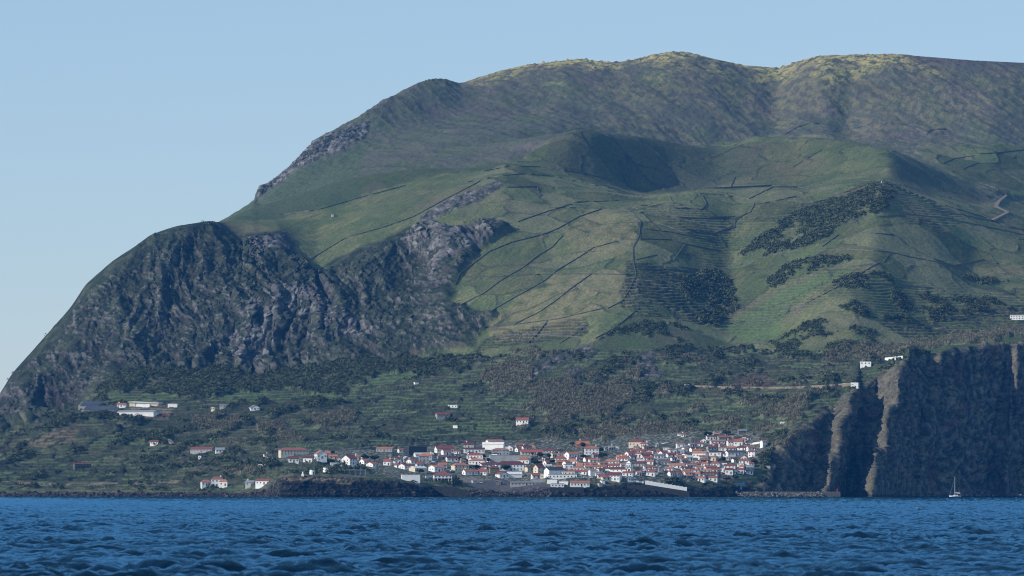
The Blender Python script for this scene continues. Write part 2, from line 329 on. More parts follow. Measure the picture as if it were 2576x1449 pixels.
z_dry = zone([(1210,800),(1400,690),(1590,690),(1570,760),(1480,800),(1440,840),(1250,855)], [(1490,528),(1600,540),(1605,600),(1560,650),(1450,640),(1420,590)], [(1960,785),(2050,725),(2130,685),(2215,655),(2210,670),(2100,705),(2040,750)],
             [(2450,460),(2500,465),(2510,520),(2470,540)], [(2420,665),(2600,665),(2600,700),(2480,690)])
z_hay = zone([(60,1112),(120,1085),(190,1072),(198,1112),(100,1122)], [(700,1195),(800,1198),(900,1206),(880,1218),(720,1210)])
z_reed = zone([(1210,935),(1300,905),(1345,940),(1340,980),(1250,985)], [(1330,975),(1420,960),(1520,985),(1560,960),(1600,1000),(1500,1050),(1380,1070)], [(470,1060),(560,1048),(610,1055),(600,1082),(490,1088)], [(760,1045),(880,1030),(900,1060),(800,1075)], [(640,1075),(720,1060),(740,1090),(650,1100)], [(540,1110),(640,1105),(640,1118),(550,1120)],
              [(2090,885),(2200,862),(2290,862),(2230,885),(2110,905)], [(2250,868),(2400,838),(2600,825),(2600,845),(2400,855),(2280,885)], [(1800,1070),(1860,1050),(1860,1080),(1800,1090)], [(1440,1085),(1600,1070),(1700,1060),(1760,1080),(1600,1110),(1480,1110)], [(1940,1120),(2010,1090),(2060,1060),(1980,1140)], [(560,1190),(640,1180),(640,1200),(570,1205)],
              [(1320,880),(1360,870),(1350,905)], [(1880,1050),(1990,1000),(2060,990),(1990,1050)], [(680,1100),(760,1095),(770,1115),(690,1118)], [(880,905),(900,900),(905,910)])
z_red = zone([(1850,952),(1900,945),(1952,945),(1955,975),(1850,972)], [(1035,880),(1060,875),(1050,890)])
z_quay = zone([(1150,1212),(1180,1205),(1290,1210),(1410,1222),(1350,1235),(1290,1244),(1230,1235),(1180,1225)], warp=False)
z_town = zone([(700,1135),(860,1125),(960,1120),(1160,1105),(1330,1105),(1480,1108),(1700,1085),(1880,1080),(1930,1100),(1900,1180),(1820,1215),(1600,1210),(1300,1212),(1000,1205),(850,1175),(700,1165)], warp=False)
z_dirt = zone([(380,1005),(440,1015),(430,1050),(290,1050),(300,1030)], [(1120,1200),(1240,1205),(1160,1215)])
def soft(m, k=1):
    m = m.astype(np.float32)
    for _ in range(k):
        m[1:-1, 1:-1] = (m[1:-1, 1:-1]*2+m[:-2, 1:-1]+m[2:, 1:-1]+m[1:-1, :-2]+m[1:-1, 2:])/6
    return m
s_cliff = soft(z_cliff, 16); s_rc = soft(z_rcliff, 6); s_head = soft(z_head, 3); s_rocky = soft(z_rocky, 4)
s_town = soft(z_town | z_quay, 10); s_shrub = soft(z_shrub, 3); s_terr = soft(z_terr, 4); s_low = soft(z_low, 4)
heath = (Y > 6120) & ~z_past
s_heath = soft(heath, 8)
shoreD = (Y-CY[2][None, :])
landm = sstep(-4, 14, shoreD)
# ------------------------------------------------------------------ relief
def fade(a): return a
# broad undulation, then gullies down the upper slopes
Zr = Z.copy()
silf = 1-np.exp(-((Y-CY[15][None, :])/70.0)**2)*.8
silc = 1-.93*np.exp(-((Y-CY[10][None, :])/70.0)**2)*sstep(640, 540, PX0)
silf = silf*silc
big = fbm(X/260+3, Y/420, 3)*5+fbm(X/70, Y/110, 3)*2.2
Zr += big*landm*(1-s_town)*silf*sstep(20, 160, shoreD)
gw = fbm(X/150, Y/300, 3)*60
gu = ridged((X+.55*Y+gw)/120, (Y-.3*X)/420, 3)
Zr -= (1-gu)*3.2*s_heath*silf
gu2 = ridged((X+.6*Y+gw*.5)/34, (Y-.3*X)/150, 4)
Zr -= (1-gu2)*1.1*s_heath
Zr += fbm(X/9, Y/15, 4)*(1.15*s_heath+.55*(1-s_heath))*(1-(1-silc)*.55)*landm*(1-.8*s_town)
# ridge-top crags
crag = sstep(110, 10, np.abs(Y-CY[15][None, :]))*sstep(-.1, .5, fbm(X/90+7, Y/90, 2)+.15)
Zr += crag*np.maximum(ridged(X/14, Y/20, 4), -.2)*4.5
# terraces
TS = 3.1
zt = Zr/TS+fbm(X/60, Y/90, 3)*.9+pn2(X/9, Y/14)*.07
fr = zt-np.floor(zt)
stair = (np.floor(zt)+sstep(.72, .98, fr))*TS-zt*TS
terr_all = np.maximum(s_terr, .75*s_low*(1-s_town))
pterr = soft(z_past, 4)*sstep(-.1, .3, fbm(X/150, Y/200, 2))*sstep(1500, 1650, PX0)*sstep(5980, 5850, Y)
terr_w = np.clip(np.maximum(terr_all, pterr*.55), 0, 1)
Zr += stair*terr_w*.9*sstep(30, 80, shoreD)
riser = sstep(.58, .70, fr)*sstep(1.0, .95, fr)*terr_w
Pm = np.stack([X, Y, Zr], -1)
def normals(P):
    du = np.zeros_like(P); dv = np.zeros_like(P)
    du[:, 1:-1] = P[:, 2:]-P[:, :-2]; du[:, 0] = P[:, 1]-P[:, 0]; du[:, -1] = P[:, -1]-P[:, -2]
    dv[1:-1] = P[2:]-P[:-2]; dv[0] = P[1]-P[0]; dv[-1] = P[-1]-P[-2]
    n = np.cross(du, dv); l = np.linalg.norm(n, axis=-1, keepdims=True)+1e-9
    return n/l
N = normals(Pm)
# rock ribs and gullies on cliffs (world coordinates X,Z sheared so ribs lean as they rise)
cw = fbm(X/140+3, Zr/120, 3)*38
u = X+.45*Y-.62*Zr+cw; v = Zr
r1 = ridged(u/62+1.3, v/170, 3); r2 = ridged(u/21+9, v/60, 4); r3 = .65*fbm(X/6.5, Zr/9, 4)+.55*fbm(X/11+Y/30, Zr/6+9, 3); strat = np.sin(Zr/5.5+fbm(X/60, Y/60, 2)*3)
Nh = N.copy(); Nh[..., 2] *= .35; Nh /= np.linalg.norm(Nh, axis=-1, keepdims=True)
blk = fbm((X+.5*Y)/55+8, Zr/38, 3)
r4 = fbm(X/4.2, Zr/4.5+Y/8, 3)
disp = s_cliff*(r1*15+blk*5+r2*7.0+r3*3.2+r4*1.6+strat*1.3*sstep(700, 250, PX0)-3)*silf*sstep(0, 70, CY[10][None, :]-Y)
SS = .42*X+.80*Y
u2 = SS-.42*Zr+fbm(SS/70+13, Zr/50, 3)*22
ra = ridged(u2/52+4.2, v/150+2, 3); rb = ridged(u2/19, v/48, 4); rc = fbm(u2/6, Zr/7, 4)
disp += s_rc*(ridged(u2/9, Zr/40, 3)*1.6+ra*3.5+fbm(SS/40, Zr/60, 3)*2.0+rb*3.2+rc*2.2+fbm(SS/3, Zr/3, 3)*1.1+fbm(X/4+Y/9, Zr/4, 3)*1.0-3)*sstep(0, 14, shoreD)
hb = ridged(X/13, Zr/14+Y/30, 4); hc = fbm(X/3.5, Zr/4+Y/9, 3)
disp += s_head*(hb*2.2+hc*1.3-.6)
disp += s_rocky*(1-s_cliff)*(ridged(X/12, Y/22+Zr/18, 4)*2.6+fbm(X/4, Zr/5+Y/9, 3)*1.3)
disp += s_rocky*s_cliff*(ridged(u/8, Zr/60, 3)*1.8)
Pm = Pm+Nh*disp[..., None]
# plots: enclosed fields with thin walls
wpx = fbm(X/70+31, Y/100, 3)*22; wpy = fbm(X/70+77, Y/100, 3)*22
pa, prv, pb = worley((X+.5*Y+wpx)/62, (Y-.5*X+wpy)/88, True)
qa, qrv, qb = worley((X+wpx*.5)/44+5, (Y+wpy*.5)/27, True)
s_pz = soft(z_past & ~z_shrub, 3)*sstep(1120, 1250, PX0)*(1-s_heath*.8)
s_qz = s_low*(1-s_town)*(1-s_shrub)*(1-soft(z_reed, 4))*sstep(20, 60, shoreD)
pl = sstep(.034, .016, (pb-pa)*.5)*s_pz*sstep(-.55, -.1, fbm(X/40+3, Y/40, 2)-.12)*.6
ql = sstep(.060, .030, (qb-qa)*.5)*s_qz*sstep(-.45, 0, fbm(X/30+3, Y/30, 2))
Pm[..., 2] += pl*1.3+ql*1.7
# shrub domes
wd, wr = worley(X/4.6, Y/6.5)
wd2, wr2 = worley(X/9.5+3, Y/13)
wd3, wr3 = worley(X/19+7, Y/27)
shrubdens = np.clip(s_shrub*(.62+.38*(Y < 5000)+.3*(Y > 5350))+s_low*.42*(1-s_town*.65)*(1-soft(z_terr, 2)*.62)+s_cliff*.12+soft(z_past, 2)*0, 0, 1)
shrubdens *= (1-soft(z_green | z_dry | z_hay | z_quay | z_red | z_dirt, 2))*sstep(15, 50, shoreD)
cl = fbm(X/34+11, Y/60, 3)
shm = (sstep(.05, .35, cl+shrubdens*.9-.42))*(shrubdens > .05)
shm = np.where(z_past & ~z_shrub, 0, shm)
dome = np.clip(1-wd*1.25, 0, 1)**.5*(.5+wr)*1.9+np.clip(1-wd2*1.2, 0, 1)**.5*(wr2)*1.9+np.clip(1-wd3*1.15, 0, 1)**.6*wr3*3.4*s_low*(1-s_town)
tip = sstep(.3, .9, fbm(X/3, Y/5, 2)+.4)
s_rreg = soft(zone([(1150,900),(1400,870),(1760,900),(2000,930),(2080,1000),(1980,1080),(1800,1100),(1500,1115),(1300,1110),(1250,1020)], [(2050,860),(2600,820),(2600,855),(2060,920)]), 10)
rn = fbm(X/26+40, Y/42, 4)
reedm = sstep(.32, .55, soft(z_reed, 12)*.75+.20*s_rreg+.8*rn)*np.clip(soft(z_reed, 12)*2+s_rreg, 0, 1)*(1-s_town)
shm = shm*(1-.8*sstep(.3, .7, reedm))
Pm[..., 2] += dome*shm*.9
Pm[..., 2] += soft(reedm, 1)*(1.2+tip*1.3+np.clip(1-wd3*1.15, 0, 1)**.6*wr3*3.5)
Pm[..., 2] += np.where(shoreD > -3, 1, 0)*(1-s_head)*(1-soft(z_quay, 2))*sstep(40, 4, shoreD)*np.maximum(fbm(X/4, Y/6, 4)+.1, -.1)*2.6*sstep(-6, 2, shoreD)
# keep the skyline where the surveyed crest line runs
pe = np.arange(PXS[0], PXS[-1]+1, 2.2)
craga = np.array([pn2(PXS/17.0, PXS*0+.5)*3.2+pn2(PXS/6.0, PXS*0+4.5)*2.2])[0]
sk_ = [q for q in C[10] if q[0] < 530]+F_([(545, 556, 0)])+[q for q in SIL if q[0] > 560]
skl = np.interp(PXS, [q[0] for q in sk_], [q[1] for q in sk_])-.5
skl = skl-np.abs(craga)*np.clip(.9+np.interp(PXS, [0, 600, 1050, 1100, 1650, 1800, 1960, 2000, 2200, 2260, 2600], [.2, -.4, .3, .9, 1.2, .2, -.5, 1.5, 1.0, -.7, -.7]), .1, 3)
zmax = CH+(HZ-skl[None, :])*K*Pm[..., 1]
Pm[..., 2] = np.where(Y < 8200, np.minimum(Pm[..., 2], zmax), Pm[..., 2])
N = normals(Pm)
slope = 1-np.abs(N[..., 2])
# ------------------------------------------------------------------ colours (albedo)
def c3(r, g, b): return np.array([r, g, b], np.float32)
def mixc(c, col, m): m = np.clip(m, 0, 1)[..., None]; return c*(1-m)+col*m
n1 = fbm(X/45, Y/80, 4); n2 = fbm(X/12, Y/20, 4); n3 = fbm(X/3.2, Y/5, 3); n4 = fbm(X/120+5, Y/200, 3)
A = np.zeros(X.shape+(3,), np.float32)+c3(.060, .082, .036)
A = mixc(A, c3(.085, .088, .052), sstep(-.1, .5, n1))
# heath on the upper mountain
hc1 = mixc(np.zeros_like(A)+c3(.076, .080, .060), c3(.072, .086, .050), sstep(-.15, .35, n1+n2*.5))
hc1 = mixc(hc1, c3(.086, .080, .068), sstep(.1, .6, fbm(X/80+20, Y/140, 4)))
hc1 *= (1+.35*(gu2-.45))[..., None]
rt = sstep(200, 20, CY[15][None, :]-Y-n1*120)*sstep(1100, 1350, PX0+n4*150)*sstep(2480, 2330, PX0+n2*60)
streak = sstep(.15, .55, ridged((X+.6*Y)/26, (Y-.3*X)/170, 3)+n4*.8-.1)*sstep(1150, 1500, PX0)*sstep(6600, 6850, Y)
hc1 = mixc(hc1, c3(.40, .34, .13), rt*sstep(-.35, .35, n2+.5*n3)*.9)  # gold ridge-top growth, with a sunlit highlight put into its colour
hc1 = mixc(hc1, c3(.20, .165, .085), streak*.35*sstep(-.3, .2, n2))
hc1 = mixc(hc1, c3(.075, .066, .062), sstep(2280, 2330, PX0)*sstep(180, 60, CY[15][None, :]-Y)*.8)
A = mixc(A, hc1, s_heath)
pc = mixc(np.zeros_like(A)+c3(.092, .116, .044), c3(.148, .150, .066), sstep(-.3, .4, n1))
pc = mixc(pc, c3(.070, .092, .050), sstep(.1, .5, ridged((X-.4*Y)/14, (Y+.3*X)/60, 3))*.5)
pc = mixc(pc, c3(.12, .115, .065), sstep(.15, .6, n4+n2*.35))
fieldv = PERM[(np.floor(X/60+n_w1*.25).astype(int) & 255)]/255.0
pc *= (1+(.60*(prv-.45)*s_pz)[..., None])
pc = mixc(pc, c3(.135, .135, .075), s_pz*(prv > .78)*.6)
A = mixc(A, pc, soft(z_past, 2))
A = mixc(A, c3(.058, .080, .044), soft(z_dgreen, 5)*.8)
A = mixc(A, c3(.185, .165, .085), soft(z_dry, 3)*sstep(-.7, .2, n2)*.75)
# shade on the knoll side and right-hand slope, painted into the albedo
kn_shade = soft(zone([(1385,335),(1450,322),(1600,342),(1760,370),(1930,372),(1900,440),(1800,470),(1700,488),(1560,470),(1420,430),(1370,420)], [(2240,385),(2500,500),(2450,520),(2300,480),(2230,440)]), 6)
A = mixc(A, c3(.052, .060, .044), kn_shade*.55)
lowc = mixc(np.zeros_like(A)+c3(.058, .078, .038), c3(.100, .110, .058), sstep(-.2, .35, n2+n4))
lowc = mixc(lowc, c3(.12, .10, .075), sstep(.05, .5, fbm(X/22+70, Y/34, 4))*.6)
lowc = mixc(lowc, c3(.095, .130, .058), s_terr*sstep(-.25, .1, n1))
lowc *= (1+(.65*(qrv-.45)*s_qz)[..., None])
lowc = mixc(lowc, c3(.10, .135, .06), s_qz*(qrv > .72)*.55)
A = mixc(A, lowc, s_low)
A = mixc(A, c3(.105, .150, .062), soft(z_green, 1)*.85)
shc = mixc(np.zeros_like(A)+c3(.036, .050, .025), c3(.080, .096, .046), wr)
shc = mixc(shc, c3(.07, .06, .05), sstep(.25, .6, cl)*.3)
A = mixc(A, shc, shm*.85)
# cliffs
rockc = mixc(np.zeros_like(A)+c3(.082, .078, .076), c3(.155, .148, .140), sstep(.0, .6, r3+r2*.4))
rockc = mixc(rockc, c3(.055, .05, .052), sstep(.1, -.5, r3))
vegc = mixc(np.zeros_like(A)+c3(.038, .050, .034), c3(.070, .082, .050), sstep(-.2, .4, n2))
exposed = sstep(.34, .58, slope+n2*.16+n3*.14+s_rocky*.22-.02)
cgl = .72*(.42+.85*np.clip(r1*.6+r2*.4+.2, 0, 1.2))[..., None]  # gullies between the ribs darkened in the colour, like recess shade
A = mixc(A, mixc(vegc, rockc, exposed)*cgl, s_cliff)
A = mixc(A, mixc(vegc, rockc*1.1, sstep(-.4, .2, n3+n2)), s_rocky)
rr = mixc(np.zeros_like(A)+c3(.030, .035, .027), c3(.100, .090, .076), sstep(-.1, .5, rc+rb*.3))
stk = ridged(u2/9, Zr/50, 4)
rr *= (.55+.75*np.clip(stk+.25, 0, 1.3))[..., None]
rr = mixc(rr, c3(.10, .05, .042), sstep(.2, .5, fbm(SS/40+4, Zr/30, 3))*.4)
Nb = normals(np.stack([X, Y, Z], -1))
lf = sstep(.10, .45, -Nb[..., 0]+.25*rc)  # left-facing rib faces, painted lighter as the sunlit side
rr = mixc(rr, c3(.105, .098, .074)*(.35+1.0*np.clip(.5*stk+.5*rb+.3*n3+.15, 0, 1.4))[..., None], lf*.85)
rr = mixc(rr, c3(.13, .125, .055), sstep(.60, .35, slope+n3*.12)*sstep(-.1, .4, n2)*.55)
A = mixc(A, rr, s_rc)
A = mixc(A, mixc(np.zeros_like(A)+c3(.012, .013, .015), c3(.042, .042, .036), sstep(.25, .9, hc+hb*.4)), s_head)  # headland rock painted near-black so its colour carries the shade
A = mixc(A, mixc(np.zeros_like(A)+c3(.105, .105, .066), c3(.150, .142, .095), sstep(-.3, .3, n2)), soft(reedm, 1)*sstep(-.8, .0, n3)*.85)
A = mixc(A, c3(.17, .135, .085), soft(z_hay, 2)*.85)
A = mixc(A, c3(.11, .070, .058), soft(z_red, 2)*.6)
A = mixc(A, mixc(np.zeros_like(A)+c3(.055, .065, .042), c3(.22, .21, .20), sstep(-.1, .4, n3)), s_town*.8)
A = mixc(A, shc, shm*s_town*.9)
A = mixc(A, c3(.085, .083, .085), soft(z_quay, 1))
A = mixc(A, c3(.24, .20, .16), soft(z_dirt, 2)*.6)
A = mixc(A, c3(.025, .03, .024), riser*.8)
A = mixc(A, c3(.035, .04, .032), np.maximum(pl, ql)*.85)
rock_shore = sstep(34, 6, shoreD+n2*14)*(1-s_rc)*(1-s_head)
A = mixc(A, mixc(np.zeros_like(A)+c3(.045, .042, .042), c3(.16, .14, .13), sstep(.1, .6, n3)), rock_shore)
emb = np.exp(-((PY0-1227-np.sin(PX0/170)*2)/1.8)**2)*sstep(560, 520, PX0)
A = mixc(A, c3(.19, .16, .11), emb*.8)
A *= (1+.34*n3[..., None]+.10*n2[..., None])
A *= (1.10+.22*s_heath[..., None])*np.array([1, 1, 1.06], np.float32)
A = np.clip(A, .012, .8)
wetc = sstep(3.2, 1.0, Pm[..., 2])
A *= (1-.6*wetc[..., None])
# ------------------------------------------------------------------ terrain object
m, nt, b = newmat('vegetated_volcanic_ground')
at = nt.nodes.new('ShaderNodeAttribute'); at.attribute_name = 'Col'
tc = nt.nodes.new('ShaderNodeTexCoord')
ns = nt.nodes.new('ShaderNodeTexNoise'); ns.inputs['Scale'].default_value = .55; ns.inputs['Detail'].default_value = 5; ns.inputs['Roughness'].default_value = .7
nt.links.new(tc.outputs['Object'], ns.inputs['Vector'])
mr = nt.nodes.new('ShaderNodeMapRange'); mr.inputs[1].default_value = .3; mr.inputs[2].default_value = .7; mr.inputs[3].default_value = .55; mr.inputs[4].default_value = 1.45
nt.links.new(ns.outputs['Fac'], mr.inputs[0])
mu = nt.nodes.new('ShaderNodeVectorMath'); mu.operation = 'SCALE'
nt.links.new(at.outputs['Color'], mu.inputs[0]); nt.links.new(mr.outputs[0], mu.inputs['Scale'])
nt.links.new(mu.outputs[0], b.inputs['Base Color'])
bp = nt.nodes.new('ShaderNodeBump'); bp.inputs['Distance'].default_value = 1.3; bp.inputs['Strength'].default_value = .8
nt.links.new(ns.outputs['Fac'], bp.inputs['Height']); nt.links.new(bp.outputs[0], b.inputs['Normal'])
b.inputs['Roughness'].default_value = .95; b.inputs['Specular IOR Level'].default_value = .05
M['ground'] = m
idx = np.arange(NR*NC).reshape(NR, NC)
Fq = np.stack([idx[:-1, :-1], idx[:-1, 1:], idx[1:, 1:], idx[1:, :-1]], -1).reshape(-1, 4)
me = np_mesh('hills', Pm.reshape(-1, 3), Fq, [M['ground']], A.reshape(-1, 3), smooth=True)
hills = link(bpy.data.objects.new('hills', me)); tag(hills, kind='structure')
# ------------------------------------------------------------------ ground lookup
PYD = HZ-(Pm[..., 2]-CH)/(K*Pm[..., 1])
CUM = np.minimum.accumulate(PYD, axis=0)
def ground(px, py):
    j = int(round((px-PXS[0])/2.2)); j = min(max(j, 0), NC-1)
    i = int(np.searchsorted(-CUM[:, j], -py)); i = min(max(i, 1), NR-1)
    p0, p1 = PYD[i-1, j], PYD[i, j]
    t = 0.5 if p0 == p1 else min(max((p0-py)/(p0-p1), 0), 1)
    Yy = Pm[i-1, j, 1]*(1-t)+Pm[i, j, 1]*t; Zz = Pm[i-1, j, 2]*(1-t)+Pm[i, j, 2]*t
    return ((px-1300)*K*Yy, float(Yy), float(Zz))
# ------------------------------------------------------------------ shrubs and canes (stuff)
def leaf_clumps(P, R, Hh, ncard, cols, card, flat=.0, up=False, seed=1):
    r = np.random.default_rng(seed)
    n = len(P); tot = n*ncard
    ci = np.repeat(np.arange(n), ncard)
    d = r.normal(size=(tot, 3)); d /= np.linalg.norm(d, axis=1)[:, None]
    d[:, 2] = np.abs(d[:, 2])*(1 if not up else 1)
    rad = (r.random(tot)**.35)[:, None]
    c = P[ci]+d*rad*np.stack([R[ci], R[ci], Hh[ci]], -1)
    nn = d+r.normal(size=(tot, 3))*.45
    if up: nn[:, 2] = r.normal(size=tot)*.25
    nn /= np.linalg.norm(nn, axis=1)[:, None]
    t = np.cross(nn, np.array([0, 0, 1.0])); t /= np.linalg.norm(t, axis=1)[:, None]+1e-6
    bt = np.cross(nn, t)
    s = (card*(.6+.8*r.random(tot)))[:, None]
    asp = 1.0
    if up: asp = 2.4; 
    a = r.random(tot)*6.28
    if not up:
        t, bt = t*np.cos(a)[:, None]+bt*np.sin(a)[:, None], bt*np.cos(a)[:, None]-t*np.sin(a)[:, None]
    sx = s*(.45 if up else 1)
    V = np.stack([c-t*sx-bt*s*asp, c+t*sx-bt*s*asp*.8, c+t*sx*.7+bt*s*asp, c-t*sx*.8+bt*s*asp*.9], 1).reshape(-1, 3)
    Fc = np.arange(tot*4).reshape(-1, 4)
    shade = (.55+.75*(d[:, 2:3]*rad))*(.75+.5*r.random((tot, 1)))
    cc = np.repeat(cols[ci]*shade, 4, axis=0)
    return V, Fc, cc
def pick(wm, n, seed):
    r = np.random.default_rng(seed)
    w = np.where(hid, 0, wm).astype(np.float64)
    cell = np.zeros_like(w); cell[:, :] = 1
    w = w.ravel(); w /= w.sum(); return r.choice(w.size, n, p=w, replace=False)
flatP = Pm.reshape(-1, 3)
w = shm*np.where(z_low | z_shrub | z_cliff, 1, 0)*(1-soft(z_cliff, 1)*.90)*(Y < 6300)*(1-s_town)*(1-s_head)
ii = pick(w, 26000, 5)
P = flatP[ii].astype(np.float64); n = len(ii)
R = .55+rng.random(n)**2.6*3.6; Hh = R*(.7+.5*rng.random(n)); P[:, 2] += -.2
base = np.array([.046, .062, .030]); cols = base*(.6+1.4*rng.random((n, 1))**1.5)+rng.random((n, 1))*np.array([.018, .012, .004])
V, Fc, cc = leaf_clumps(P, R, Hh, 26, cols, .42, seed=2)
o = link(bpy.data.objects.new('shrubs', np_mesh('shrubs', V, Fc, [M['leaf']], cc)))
tag(o, 'dark green shrubs covering the lower hillsides and gullies', 'shrubs', kind='stuff')
w = np.clip(reedm-.15, 0, 1)
ii = pick(w, 9000, 6); P = flatP[ii].astype(np.float64); n = len(ii)
P[:, 2] -= .8; R = 1.2+rng.random(n)*1.8; Hh = 1.6+rng.random(n)*1.5
cols = np.array([.140, .130, .086])*(.6+.7*rng.random((n, 1)))
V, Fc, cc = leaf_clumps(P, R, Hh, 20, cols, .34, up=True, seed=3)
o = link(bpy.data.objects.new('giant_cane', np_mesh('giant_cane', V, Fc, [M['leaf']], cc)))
tag(o, 'pale brown stands of giant cane on the slopes above the village', 'cane', kind='stuff')
# rocks
def rocks(name, P, S, label, colr, kind='stuff'):
    n = len(P); r = np.random.default_rng(9)
    g = np.array([(x, y, z) for x in (-1, 1) for y in (-1, 1) for z in (-1, 1)], float)
    g = np.concatenate([g*.62, np.array([(1,0,0),(-1,0,0),(0,1,0),(0,-1,0),(0,0,1),(0,0,-1)], float)*1.0])
    idx8 = {tuple(np.sign(v)): i for i, v in enumerate(g[:8])}
    tri = []
    for ax, s, ci in ((0,1,8),(0,-1,9),(1,1,10),(1,-1,11),(2,1,12),(2,-1,13)):
        o1, o2 = [a for a in (0,1,2) if a != ax]
        ring = []
        for a, b2 in ((-1,-1),(1,-1),(1,1),(-1,1)):
            k = [0,0,0]; k[ax] = s; k[o1] = a; k[o2] = b2; ring.append(idx8[tuple(float(q) for q in k)])
        for q in range(4): tri.append((ci, ring[q], ring[(q+1) % 4]))
    tri = np.array(tri); nv = len(g)
    J = 1+r.normal(size=(n, nv, 3))*.16
    V = g[None]*J*(S[:, None, None]*(.7+.6*r.random((n, 1, 3))))
    a = r.random(n)*6.28; ca, sa = np.cos(a), np.sin(a)
    Vx = V[..., 0]*ca[:, None]-V[..., 1]*sa[:, None]; Vy = V[..., 0]*sa[:, None]+V[..., 1]*ca[:, None]
    V = np.stack([Vx, Vy, V[..., 2]], -1)+P[:, None, :]
    Fc = (tri[None]+(np.arange(n)*nv)[:, None, None]).reshape(-1, 3)
    cc = np.repeat(np.array(colr)*(.4+1.0*r.random((n, 1))), nv, axis=0)
    o = link(bpy.data.objects.new(name, np_mesh(name, V.reshape(-1, 3), Fc, [M['leaf']], cc)))
    tag(o, label, 'rocks', kind=kind)
w = sstep(-6, 0, shoreD)*sstep(15, 3, shoreD)*(1-soft(z_quay, 1))*(PX0 < 1800)*(1-.93*s_head)
ii = pick(w, 2400, 8); P = flatP[ii].astype(np.float64)
rocks('shore_rocks', P, 0.35+rng.random(len(P))**3*1.3, 'dark lava rocks heaped along the waterline below the village', (.05, .047, .047))
px = 2090+rng.random(1900)*660; tt = rng.random(1900)
Ysh = np.interp(px, [a for a, y in shoreY], [y for a, y in shoreY])
mound = 3.2*np.exp(-((px-2495)/45)**2)+1.5*np.exp(-((px-2350)/20)**2)
Yb = Ysh-26+tt*34; zb = tt*2.6-.2+mound*tt*1.1+rng.random(1900)*.5
P = np.stack([(px-1300)*K*Yb, Yb, zb], -1)
rocks('beach_boulders', P, .55+rng.random(1900)**2*1.1, 'grey boulders piled along the beach beneath the right cliff', (.12, .11, .11))
exec_part2 = True
# ------------------------------------------------------------------ sea
ys = [40.0]
while ys[-1] < 4950:
    y = ys[-1]
    ys.append(y+(6.0 if y < 200 else min(.45+max(0, y-260)*.0011, 5.0)))
while ys[-1] < 60000: ys.append(ys[-1]*1.25)
ys = np.array(ys)
inner = np.arange(-60, 2661, 3.3); outl = []; q = 12
while q < 12000: outl.append(q); q *= 1.5
cx = np.concatenate([-60-np.array(outl)[::-1], inner, 2660+np.array(outl)])
SX = ((cx[None, :]-1300)*K*ys[:, None]).astype(np.float32); SY = np.broadcast_to(ys[:, None], SX.shape).astype(np.float32)
SZ = np.zeros_like(SX); dY = np.gradient(ys)[:, None].astype(np.float32)
rw = np.random.default_rng(21)
nw = 64; lam = .5*(6/.5)**(np.arange(nw)/(nw-1))
warpx = SX+6*pn2(SX/40, SY/40); warpy = SY+6*pn2(SX/45+9, SY/45)
for l_ in lam:
    th = rw.normal()*.55+math.radians(262); ph = rw.random()*6.28
    k2 = 2*math.pi/l_
    amp = .0180*l_**.50
    att = np.clip((l_/dY-1.2)/2.0, .62, 1)
    SZ += amp*att*np.sin(k2*(math.cos(th)*warpx+math.sin(th)*warpy)+ph)
SZ *= (1+.6*pn2(SX/60, SY/90)+.9*pn2(SX/13, SY/16))
SZ += .09*pn2(SX/1.3, SY/1.2)*np.clip(1.4-dY/1.2, 0, 1)
SZ += .22*pn2(SX/16, SY/26)*np.clip(dY/3, 0, 1)
SZ = SZ*np.where((ys > 6000)[:, None], 0, 1)
SZ = SZ+.10*np.abs(SZ)
SV = np.stack([SX, SY, SZ], -1)
nr_, nc_ = SX.shape
ix = np.arange(nr_*nc_).reshape(nr_, nc_)
Fs = np.stack([ix[:-1, :-1], ix[:-1, 1:], ix[1:, 1:], ix[1:, :-1]], -1).reshape(-1, 4)
m, nt, b = newmat('sea_water')
tc = nt.nodes.new('ShaderNodeTexCoord'); mp = nt.nodes.new('ShaderNodeMapping'); mp.inputs['Scale'].default_value = (1, .7, 1)
nt.links.new(tc.outputs['Object'], mp.inputs['Vector'])
a1 = nt.nodes.new('ShaderNodeTexNoise'); a1.inputs['Scale'].default_value = 1.5; a1.inputs['Detail'].default_value = 5; a1.inputs['Roughness'].default_value = .6
a2 = nt.nodes.new('ShaderNodeTexNoise'); a2.inputs['Scale'].default_value = .16; a2.inputs['Detail'].default_value = 4
for a_ in (a1, a2): nt.links.new(mp.outputs[0], a_.inputs['Vector'])
b1 = nt.nodes.new('ShaderNodeBump'); b1.inputs['Distance'].default_value = .13; b1.inputs['Strength'].default_value = .9
b2 = nt.nodes.new('ShaderNodeBump'); b2.inputs['Distance'].default_value = .8; b2.inputs['Strength'].default_value = .6
nt.links.new(a1.outputs['Fac'], b1.inputs['Height']); nt.links.new(a2.outputs['Fac'], b2.inputs['Height'])
nt.links.new(b2.outputs[0], b1.inputs['Normal'])
nt.nodes.remove(b); so_ = nt.nodes['Material Output']
gl = nt.nodes.new('ShaderNodeBsdfGlossy'); gl.inputs['Color'].default_value = (.22, .50, .75, 1); gl.inputs['Roughness'].default_value = .07
df = nt.nodes.new('ShaderNodeBsdfDiffuse'); df.inputs['Color'].default_value = (.001, .009, .026, 1)
fr0 = nt.nodes.new('ShaderNodeFresnel'); fr0.inputs['IOR'].default_value = 1.36; mxs = nt.nodes.new('ShaderNodeMixShader')
for q_ in (gl, df, fr0): nt.links.new(b1.outputs[0], q_.inputs['Normal'])
nt.links.new(fr0.outputs[0], mxs.inputs[0]); nt.links.new(df.outputs[0], mxs.inputs[1]); nt.links.new(gl.outputs[0], mxs.inputs[2]); nt.links.new(mxs.outputs[0], so_.inputs['Surface'])
M['sea'] = m
